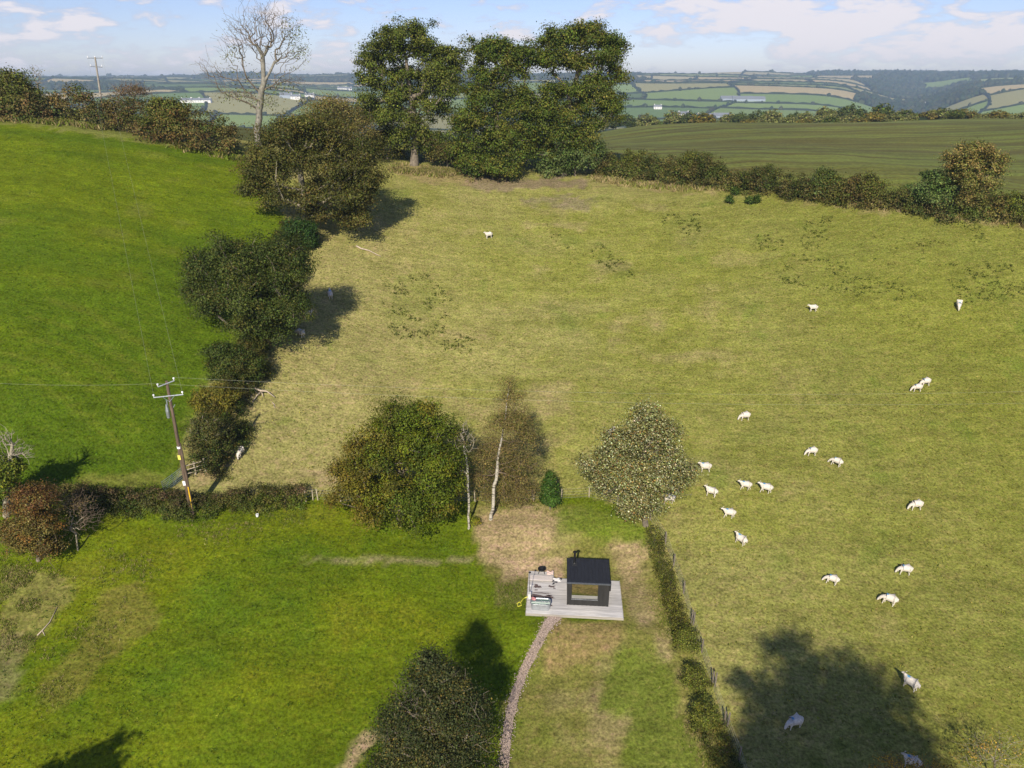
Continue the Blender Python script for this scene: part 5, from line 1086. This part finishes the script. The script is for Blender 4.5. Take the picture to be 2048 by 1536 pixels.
weeds('dock_plants', 'dark low weeds on the upper right of the pasture', [[(1560, 430), (1900, 440), (2048, 480), (2048, 610), (1750, 600), (1520, 560), (1480, 500)], [(1090, 480), (1160, 440), (1200, 470), (1140, 500)]], 4.0, 9, .19, .15, DOCK, 402, .06, noise=(3.2, .22))
PASTC = [((.13, .14, .018), 3), ((.19, .17, .045), 3), ((.085, .11, .012), 2), ((.25, .20, .09), 1)]
weeds('grass_tussocks', 'small tussocks all over the sheep pasture', [[(640, 480), (700, 400), (1000, 385), (1500, 395), (2048, 450), (2048, 1536), (1500, 1536), (1340, 1060), (1180, 985), (640, 985), (400, 960), (520, 720), (640, 600)]], 15000, 4, .13, .11, PASTC, 403, .03, up=1.2, noise=(4.0, -.35))
weeds('grass_tussocks', 'small green tufts over the bright upper field', [[(0, 260), (300, 300), (480, 330), (560, 460), (400, 650), (340, 900), (0, 960)]], 4500, 4, .13, .11, [((.06, .12, .003), 3), ((.10, .15, .01), 2), ((.04, .085, .002), 2)], 404, .03, up=1.2, noise=(3.0, -.3))
weeds('lawn_weeds', 'small dark weeds and clover tufts in the garden grass', [[(120, 1100), (400, 1060), (940, 1060), (950, 1160), (1040, 1240), (1000, 1400), (700, 1536), (0, 1536), (0, 1330)]], 3400, 6, .14, .09, [((.045, .085, .004), 3), ((.07, .11, .006), 3), ((.14, .16, .02), 1)], 405, .03, up=1.0, noise=(2.0, -.15))
# long grass: along hedges and fences, and the rough corners
LG = [((.26, .21, .085), 3), ((.16, .18, .030), 3), ((.32, .25, .12), 2)]
GG = [((.125, .170, .014), 3), ((.155, .185, .018), 2), ((.08, .12, .012), 1)]
def blades(name, polys, n, cols, seed, h=.35, size=.16, per=5, lab='long rough grass'):
    r = np.random.RandomState(seed); Q = scatter_px(polys, n, r); Q = Q + r.randn(*Q.shape) * .5; Q = Q[vnoise(Q[:, 0], Q[:, 1], 2.4, seed) + .7 * vnoise(Q[:, 0], Q[:, 1], .8, seed + 3) > -.1]; P = np.stack([Q[:, 0], Q[:, 1], height(Q[:, 0], Q[:, 1]) + CAMZ], -1); idx = np.repeat(np.arange(len(P)), per); m = len(idx)
    base = P[idx] + np.concatenate([r.randn(m, 2) * size * .5, np.full((m, 1), -.03)], 1); tip = base + np.concatenate([r.randn(m, 2) * h * .45, (h * (.5 + .7 * r.rand(m)))[:, None]], 1)
    w_ = np.concatenate([r.randn(m, 2), np.zeros((m, 1))], 1); w_ = w_ / np.linalg.norm(w_, axis=1)[:, None] * size * .16; V = np.stack([base - w_, base + w_, tip + w_ * .3, tip - w_ * .3], 1).reshape(-1, 3)
    c = np.repeat(np.clip(pick_cols(P, cols, len(P), r)[idx] * (1 + .25 * r.randn(m, 1)), .01, .8), 4, axis=0); o = link(name, np_mesh(name, V, np.arange(4 * m).reshape(m, 4), c), None, (LEAF,)); o['kind'] = 'stuff'; o['label'] = lab
blades('long_grass', [[(0, 1120), (130, 1150), (150, 1180), (60, 1300), (0, 1300)], [(215, 1100), (330, 1060), (600, 1025), (600, 1040), (330, 1110), (280, 1180), (120, 1420), (60, 1390)]], 2600, LG + GG, 411, .14, .14, 5)
blades('long_grass', [[(1180, 352), (1500, 372), (1900, 425), (2048, 446), (2048, 456), (1900, 436), (1500, 384), (1180, 362)], [(785, 330), (935, 348), (940, 360), (790, 342)]], 2200, LG, 412, .55, .5, 6)
blades('long_grass', [[(1295, 1060), (1320, 1110), (1345, 1180), (1375, 1290), (1430, 1440), (1480, 1536), (1400, 1536), (1360, 1400), (1330, 1290), (1300, 1150)]], 2600, LG + GG, 413, .15, .14, 5)
blades('long_grass', [[(600, 995), (700, 1000), (950, 1000), (1180, 998), (1260, 1020), (1200, 1040), (1000, 1020), (700, 1040), (400, 1050), (380, 1035), (600, 1015)]], 2600, GG, 414, .15, .14, 5)
blades('long_grass', [[(0, 236), (200, 254), (330, 284), (478, 312), (480, 320), (330, 292), (200, 260), (0, 241)]], 1500, LG + GG, 415, .6, .6, 6)
blades('long_grass', [[(985, 1165), (1050, 1165), (1050, 1225), (1092, 1240), (1060, 1262), (1000, 1230)]], 900, GG + [((.2, .2, .05), 1)], 416, .15, .14, 5)

for i_, (dx_, sd_) in enumerate(((-1, 421), (1, 422))):          # grass leaning over both edges of the path
    pp = [(1098, 1248), (1075, 1290), (1048, 1340), (1030, 1390), (1018, 1440), (1010, 1500), (1005, 1600)]; q_ = [(x + dx_ * 8, y) for x, y in pp] + [(x + dx_ * 18, y) for x, y in pp[::-1]]
    r = np.random.RandomState(sd_); blades('path_edge_grass', [q_], 900, GG + [((.18, .16, .05), 1)], sd_, .12, .12, 5)
# ------------------------------------------------------------------ sheep
def sheep_mat(mark):
    m, N, L = new_mat('fleece_marked' if mark else 'fleece'); o = N('ShaderNodeOutputMaterial'); p = N('ShaderNodeBsdfPrincipled'); L(p.outputs[0], o.inputs[0]); p.inputs['Roughness'].default_value = .95; p.inputs['Specular IOR Level'].default_value = .1
    tc = N('ShaderNodeTexCoord'); n = N('ShaderNodeTexNoise'); n.inputs['Scale'].default_value = 9; n.inputs['Detail'].default_value = 5; L(tc.outputs['Object'], n.inputs['Vector'])
    r = N('ShaderNodeValToRGB'); r.color_ramp.elements[0].position = .3; r.color_ramp.elements[0].color = (.50, .44, .36, 1); r.color_ramp.elements[1].position = .65; r.color_ramp.elements[1].color = (.66, .61, .54, 1); L(n.outputs['Fac'], r.inputs[0]); cur = r.outputs[0]
    if mark:
        d = N('ShaderNodeVectorMath'); d.operation = 'DISTANCE'; L(tc.outputs['Object'], d.inputs[0]); d.inputs[1].default_value = (.26, 0.0, .90)
        q = N('ShaderNodeMapRange'); L(d.outputs['Value'], q.inputs[0]); q.inputs[1].default_value = .06; q.inputs[2].default_value = .17; q.inputs[3].default_value = 1; q.inputs[4].default_value = 0
        x = N('ShaderNodeMix'); x.data_type = 'RGBA'; L(q.outputs[0], x.inputs[0]); L(cur, x.inputs[6]); x.inputs[7].default_value = (.05, .24, .42, 1); cur = x.outputs[2]
    L(cur, p.inputs['Base Color'])
    b = N('ShaderNodeBump'); b.inputs['Strength'].default_value = .5; b.inputs['Distance'].default_value = .04; L(n.outputs['Fac'], b.inputs['Height']); L(b.outputs[0], p.inputs['Normal'])
    return m
FL, FLM = sheep_mat(False), sheep_mat(True)
def sheep_mesh(pose, seed):
    """one continuous body grown over a skeleton; nose towards +x, hooves at z = 0"""
    V = []; E = []; Rr = []
    def ad(p, r, par=None):
        V.append(p); Rr.append(r if isinstance(r, tuple) else (r, r)); 
        if par is not None: E.append((par, len(V) - 1))
        return len(V) - 1
    mid = ad((0, 0, .66), (.29, .28)); rump = ad((-.32, 0, .67), (.27, .27), mid); tail = ad((-.50, 0, .64), (.13, .15), rump); t2 = ad((-.56, 0, .46), .035, tail)
    ch = ad((.28, 0, .66), (.25, .26), mid)
    if pose == 'graze': nk = ad((.52, .0, .56), (.13, .14), ch); hd = ad((.68, .02, .30), .095, nk); mz = ad((.76, .03, .12), .055, hd); hp = np.array((.66, .02, .33)); hdir = np.array((.4, 0, -.9))
    elif pose == 'walk': nk = ad((.50, 0, .80), (.13, .14), ch); hd = ad((.66, 0, .95), .09, nk); mz = ad((.84, 0, .88), .055, hd); hp = np.array((.64, 0, .98)); hdir = np.array((.9, 0, -.35))
    else: nk = ad((.47, 0, .84), (.13, .14), ch); hd = ad((.58, 0, 1.02), .09, nk); mz = ad((.75, .02, .94), .055, hd); hp = np.array((.56, 0, 1.05)); hdir = np.array((.9, 0, -.4))
    sw = {'graze': (.08, -.10, .05, -.06), 'walk': (.16, -.14, .14, -.12), 'stand': (.03, -.02, .03, -.03)}[pose]
    for (sx, sy, k, par) in ((1, 1, 0, ch), (1, -1, 1, ch), (-1, 1, 2, rump), (-1, -1, 3, rump)):
        x = .30 if sx > 0 else -.34; s_ = sw[k]
        a = ad((x + .01, .13 * sy, .48), .085 if sx > 0 else .11, par); kn = (x + s_ * .5 + (.02 if sx > 0 else .04), .13 * sy, .30) ; b = ad(kn, .045 if sx > 0 else .055, a)
        c = ad((x + s_ * .9 - (.0 if sx > 0 else .05), .13 * sy, .16), .033, b); ad((x + s_ + (.0 if sx > 0 else -.03), .13 * sy, .02), .036, c)
    me = bpy.data.meshes.new('sheep_frame'); me.from_pydata(V, E, []); ob = bpy.data.objects.new('tmp', me); COL.objects.link(ob)
    sk = ob.modifiers.new('s', 'SKIN'); sk.use_smooth_shade = True
    for i, q in enumerate(me.skin_vertices[0].data): q.radius = Rr[i]; q.use_root = (i == 0)
    ob.modifiers.new('u', 'SUBSURF').levels = 2
    dg = bpy.context.evaluated_depsgraph_get(); dg.update(); out = bpy.data.meshes.new_from_object(ob.evaluated_get(dg)); bpy.data.objects.remove(ob); bpy.data.meshes.remove(me)
    co = np.empty(len(out.vertices) * 3, np.float32); out.vertices.foreach_get('co', co); co = co.reshape(-1, 3); r = np.random.RandomState(seed)
    body = (np.abs(co[:, 0]) < .52) & (co[:, 2] > .42); nn = np.array([x.normal[:] for x in out.vertices]); co = co + nn * (body[:, None] * .012 * r.randn(len(co), 1)); co[:, 2] -= co[:, 2].min()
    vs = [tuple(x) for x in co]; fs = [tuple(p.vertices) for p in out.polygons]; n0 = len(vs)
    for s_ in (-1, 1):                                        # ears
        bpt = hp + np.array((-.03, .06 * s_, .03)); tip = bpt + np.array((-.05, .13 * s_, .02)); sd_ = np.array((.05, 0, -.02)); k = len(vs)
        vs += [tuple(bpt + sd_ * .6), tuple(bpt - sd_ * .6), tuple(tip), tuple((bpt + tip) / 2 + sd_), tuple((bpt + tip) / 2 - sd_), tuple((bpt + tip) / 2 + (0, 0, .02))]
        fs += [(k, k + 3, k + 5), (k, k + 5, k + 1), (k + 1, k + 5, k + 4), (k + 3, k + 2, k + 5), (k + 5, k + 2, k + 4), (k, k + 1, k + 4, k + 2, k + 3)]
    m2 = bpy.data.meshes.new('sheep_' + pose); m2.from_pydata(vs, [], fs); m2.polygons.foreach_set('use_smooth', np.ones(len(m2.polygons), bool)); m2.update(); return m2
SM = {}
for pz in ('graze', 'walk', 'stand'):
    for mk in (0, 1): me = sheep_mesh(pz, 5 + mk); me.materials.append(FLM if mk else FL); SM[pz, mk] = me
EYE = None
GS = 'white sheep in the pasture'
flock = [(978, 477, 205, 'stand', 0, 'lone white sheep high in the pasture below the oaks'), (661, 595, 110, 'stand', 1, 'sheep in the tree shade, farthest up of the four sheltering'),
 (617, 637, 35, 'stand', 0, 'sheep in the tree shade facing right, right of the trunk'), (563, 676, 100, 'stand', 0, 'sheep in the shade nearest the boundary oak trunk'), (600, 673, 155, 'graze', 0, 'sheep in the shade, right of the one nearest the trunk'),
 (1626, 623, 180, 'walk', 0, 'white sheep walking left in the upper right pasture'), (1916, 615, 245, 'graze', 1, 'grazing sheep facing the viewer near the right edge, farthest up'), (1850, 772, 190, 'graze', 1, 'grazing sheep just behind another, upper of the pair at the right'),
 (1833, 783, 182, 'graze', 1, 'grazing sheep in front of another, lower of the pair at the right'), (1489, 840, 188, 'graze', 0, 'grazing sheep facing left alone above the whitebeam flock'), (1410, 943, 180, 'stand', 1, 'sheep standing just right of the whitebeam crown'),
 (1421, 992, 160, 'stand', 0, 'sheep walking toward the whitebeam, below the one beside its crown'), (1490, 979, 172, 'walk', 1, 'walking sheep, left of a pair heading for the whitebeam'), (1530, 985, 168, 'walk', 1, 'walking sheep, right of a pair heading for the whitebeam'),
 (1622, 911, 188, 'graze', 1, 'grazing sheep with blue shoulder mark, upper left of a pair mid pasture'), (1670, 931, 150, 'graze', 1, 'grazing sheep turned away, lower right of a pair mid pasture'), (1457, 1035, 174, 'walk', 1, 'blue-marked sheep facing left between the walking pair and the garden fence'),
 (1479, 1087, 140, 'stand', 1, 'blue-marked sheep facing up-left, nearest the top of the garden fence'), (1831, 1019, 183, 'graze', 0, 'grazing sheep alone at the middle right of the pasture'), (1808, 1148, 172, 'graze', 1, 'blue-marked grazing sheep, rightmost of three above the big shadow'),
 (1661, 1167, 160, 'graze', 1, 'blue-marked grazing sheep, leftmost of three above the big shadow'), (1775, 1208, 155, 'graze', 1, 'blue-marked sheep at the upper edge of the big tree shadow'), (1818, 1376, 132, 'stand', 1, 'blue-marked sheep facing up-left inside the big tree shadow, right part'),
 (1588, 1454, 196, 'graze', 1, 'blue-marked sheep grazing in the big shadow near the bottom'), (1820, 1534, 158, 'stand', 1, 'sheep at the bottom edge seen through orange twigs'), (483, 910, 262, 'graze', 0, 'sheep seen head-on grazing beside the dark bush near the pole'),
 (1221, 874, 30, 'stand', 0, 'sheep half hidden behind the upper left of the whitebeam'), (1338, 1006, 180, 'walk', 0, 'sheep mostly hidden behind the lower right of the whitebeam')]
srg = random.Random(9)
for (px, py, hd_, pz, mk, lb) in flock:
    b = at(px, py); o = bpy.data.objects.new('sheep', SM[pz, mk]); COL.objects.link(o); o.location = b
    a = R(hd_); e = .4; dxy = (math.cos(a), math.sin(a)); sl = (gz(b.x + e * dxy[0], b.y + e * dxy[1]) - gz(b.x - e * dxy[0], b.y - e * dxy[1])) / (2 * e)
    o.rotation_euler = (0, -math.atan(sl) * .8, a); k = srg.uniform(.90, 1.03); o.scale = (k, k * srg.uniform(.95, 1.1), k); tag(o, lb, 'sheep', GS)

# ------------------------------------------------------------------ middle distance: trees over the crest, farms
def far_at(px, py):
    return at(px, py)
MT = []
def mid_tree_meshes(cols, seed, tall=1.0):
    r = np.random.RandomState(seed); B = np.zeros(3); LB = [(np.array((0, 0, .62)), np.array((.42, .42, .30))), (np.array((.28, .1, .48)), np.array((.30, .30, .24))), (np.array((-.30, -.05, .46)), np.array((.30, .30, .26))), (np.array((0, -.2, .32)), np.array((.36, .3, .22)))]
    P = []; O = []
    for c, R_ in LB:
        d = r.randn(55, 3); d /= np.linalg.norm(d, axis=1)[:, None]; P.append(c + d * R_ * (.6 + .4 * r.rand(55, 1))); O.append(d)
    P = np.concatenate(P) * [1, 1, tall]; O = np.concatenate(O); v, f, c = foliage(P, O, 12, .085, .085, cols, r); crown = np_mesh('crown', v, f, c); crown.materials.append(LEAF)
    seg = [(B, np.array((0, 0, .3)), .035, .028), (np.array((0, 0, .3)), np.array((.2, .05, .5)), .02, .01), (np.array((0, 0, .3)), np.array((-.2, 0, .5)), .02, .01), (np.array((0, 0, .3)), np.array((0, 0, .7)), .025, .01)]
    v, f = tubes(seg, 5); tr = np_mesh('trunk', v, f); tr.materials.append(BARK); return crown, tr
kinds = [mid_tree_meshes(OAK, 501), mid_tree_meshes([((.12, .125, .05), 2), ((.16, .15, .08), 2), ((.09, .10, .03), 1)], 502), mid_tree_meshes([((.05, .068, .025), 3), ((.07, .08, .03), 2)], 503), mid_tree_meshes([((.14, .105, .03), 3), ((.09, .09, .02), 2)], 504)]
KL = ['rounded green oak', 'pale thinning tree', 'dark green tree', 'golden brown rounded tree']
mrng = random.Random(12); mids = [(1405, 262, 3, 330, 7.5, 1.7)]
for px in range(1195, 2120, 19): mids.append((px + mrng.uniform(-8, 8), 0, mrng.choice([0, 1, 1, 2, 2]), mrng.uniform(355, 440), mrng.uniform(6.5, 10.5), 1.4))
for px in range(1490, 2120, 21): mids.append((px + mrng.uniform(-8, 8), 0, mrng.choice([0, 1, 3]), mrng.uniform(318, 345), mrng.uniform(4.5, 7), 1.7))
for px in range(700, 1200, 34): mids.append((px + mrng.uniform(-12, 12), 0, mrng.choice([0, 1, 2]), mrng.uniform(360, 520), mrng.uniform(7, 10), 1.3))
mids.sort()
def crest_drop(px): return None
LM = [(700, 'left of the left oak'), (830, 'behind the left oak'), (930, 'seen between the left and middle oaks'), (1010, 'behind the middle oak'), (1100, 'behind the rightmost oak'), (1200, 'just right of the tall oaks'), (1290, 'left of the golden skyline tree'),
      (1388, 'around the golden skyline tree'), (1430, 'below the white farm'), (1500, 'below the grey farm sheds'), (1580, 'right of the grey sheds'), (1660, 'above the pale-leaved hedge bush'), (1740, 'left of the far valley notch'), (1800, 'in front of the wooded notch'),
      (1860, 'below the far right farmhouse'), (1910, 'right of the far right farmhouse'), (1950, 'above the autumn tree'), (2010, 'near the right edge'), (2080, 'at the right edge')]
seen = {}; ORD = ['first', 'second', 'third', 'fourth', 'fifth', 'sixth', 'seventh', 'eighth']
for i, (px, py, kd, Y, hgt, wd) in enumerate(mids):
    x = (px - 1024) / F * (Y / 1.064); b = Vector((x, Y, gz(x, Y)))
    root = empty('hedgerow_tree', b, mrng.uniform(0, 6.28)); root.scale = (hgt * wd * .8, hgt * wd * .8, hgt)
    if i and i % 1 == 0: pass
    lm = min(LM, key=lambda q: abs(q[0] - px))[1]; seen[kd, lm] = seen.get((kd, lm), 0) + 1
    lab = '%s beyond the crest %s%s' % (KL[kd], lm, '' if seen[kd, lm] == 1 else ', %s one' % ORD[seen[kd, lm] - 1]) if py == 0 else 'golden brown rounded tree alone on the skyline of the crop field'
    tag(root, lab, 'tree', 'trees beyond the crest')
    for nm, me in (('crown', kinds[kd][0]), ('trunk', kinds[kd][1])): o = bpy.data.objects.new(nm, me); COL.objects.link(o); o.parent = root
# farmhouses far off
WALLW = simple('limewashed_wall', (.75, .72, .70), .8); SLATE = simple('slate_roof', (.16, .17, .19), .6); SHEDW = simple('shed_cladding', (.30, .34, .40), .6); WIN = simple('dark_window', (.03, .03, .04), .2)
def house(px, py, w, d, h, rot, lab, wm=WALLW, rm=SLATE, cat='farmhouse', nm='farmhouse'):
    b = far_at(px, py); root = empty(nm, b, R(rot)); tag(root, lab, cat, 'farm buildings across the valley')
    m = MB(); m.box(-w / 2, w / 2, -d / 2, d / 2, -2, h); m.add([(-w / 2, -d / 2, h), (-w / 2, d / 2, h), (-w / 2, 0, h + d * .42)], [(0, 2, 1)]); m.add([(w / 2, -d / 2, h), (w / 2, d / 2, h), (w / 2, 0, h + d * .42)], [(0, 1, 2)]); m.build('wall', wm, root)
    m = MB(); e = .5
    for s_ in (-1, 1): m.add([(-w / 2 - e, s_ * (d / 2 + e), h - e * .8), (w / 2 + e, s_ * (d / 2 + e), h - e * .8), (w / 2 + e, 0, h + d * .44), (-w / 2 - e, 0, h + d * .44), (-w / 2 - e, s_ * (d / 2 + e), h - e * .8 + .3), (w / 2 + e, s_ * (d / 2 + e), h - e * .8 + .3), (w / 2 + e, 0, h + d * .44 + .3), (-w / 2 - e, 0, h + d * .44 + .3)],
                         [(0, 1, 2, 3), (4, 7, 6, 5), (0, 4, 5, 1), (1, 5, 6, 2), (0, 3, 7, 4)])
    rf_ = m.build('roof', rm, root)
    if wm is WALLW:
        for s_ in (-.42, .42): m = MB(); m.box(w * s_ - .8, w * s_ + .8, -.6, .6, h + d * .3, h + d * .44 + 2); m.build('chimney', wm, rf_)
        for k in range(3):
            for z in (.25, .65): m = MB(); x = -w * .3 + k * w * .3; m.box(x - .6, x + .6, -d / 2 - .06, -d / 2 + .05, h * z - .6, h * z + .8); m.build('window', WIN, root)
for a in [(1366, 234, 26, 9, 8, 5, 'white farmhouse, left end of the white farm on the right'), (1384, 236, 18, 10, 5, -10, 'low grey shed beside the left white farmhouse', SHEDW, SLATE, 'barn', 'barn'), (1412, 237, 44, 11, 6, 3, 'long white farmhouse in the middle of the right farm'),
          (1444, 237, 40, 14, 6, -4, 'long grey barn at the right end of the white farm', SHEDW, SLATE, 'barn', 'barn'), (1315, 218, 20, 9, 6, 0, 'lone white cottage among woods above the farm'),
          (1456, 201, 46, 16, 6, 2, 'grey shed, left of the farm sheds on the dark field', SHEDW, SLATE, 'barn', 'barn'), (1485, 202, 60, 18, 6, -3, 'grey shed, middle of the farm sheds on the dark field', SHEDW, SLATE, 'barn', 'barn'), (1512, 202, 50, 16, 6, 5, 'grey shed, right of the farm sheds on the dark field', SHEDW, SLATE, 'barn', 'barn'),
          (1855, 214, 26, 10, 9, 8, 'white farmhouse by dark trees on the far right slope'), (1862, 211, 16, 9, 6, -20, 'small white outbuilding behind the far right farmhouse'),
          (375, 205, 30, 10, 6, 0, 'white house, left end of the row beyond the bare ash'), (392, 205, 26, 10, 6, 4, 'white house, second of the row beyond the bare ash'), (410, 205, 34, 10, 6, -3, 'long white house, right end of the row beyond the bare ash'),
          (685, 181, 36, 12, 8, 0, 'white farmhouse on the far hill left of the oaks'), (697, 181, 26, 12, 7, 6, 'smaller white building right of that far hill farmhouse'), (573, 196, 34, 14, 8, 5, 'grey barn on the hill behind the ash', SHEDW, SLATE, 'barn', 'barn'), (592, 199, 26, 11, 8, 0, 'white cottage on the hill right of the grey barn'), (620, 196, 26, 11, 8, 0, 'white cottage just above the brown rounded tree'),
          (880, 203, 60, 14, 6, 0, 'long white building seen between the left and middle oaks')]: house(*a)
# air
def haze():
    m = bpy.data.materials.new('haze'); m.use_nodes = True; nt = m.node_tree; nt.nodes.clear(); o = nt.nodes.new('ShaderNodeOutputMaterial'); v = nt.nodes.new('ShaderNodeVolumePrincipled')
    v.inputs['Color'].default_value = (.62, .80, 1.0, 1); v.inputs['Density'].default_value = HAZE; v.inputs['Anisotropy'].default_value = .1; nt.links.new(v.outputs[0], o.inputs['Volume'])
    b = MB(); b.box(-7900, 7900, -75, 7900, CAMZ - 112, CAMZ + 75); ob = b.build('haze', m, None); ob['kind'] = 'stuff'
HAZE = 1.5e-4
haze()
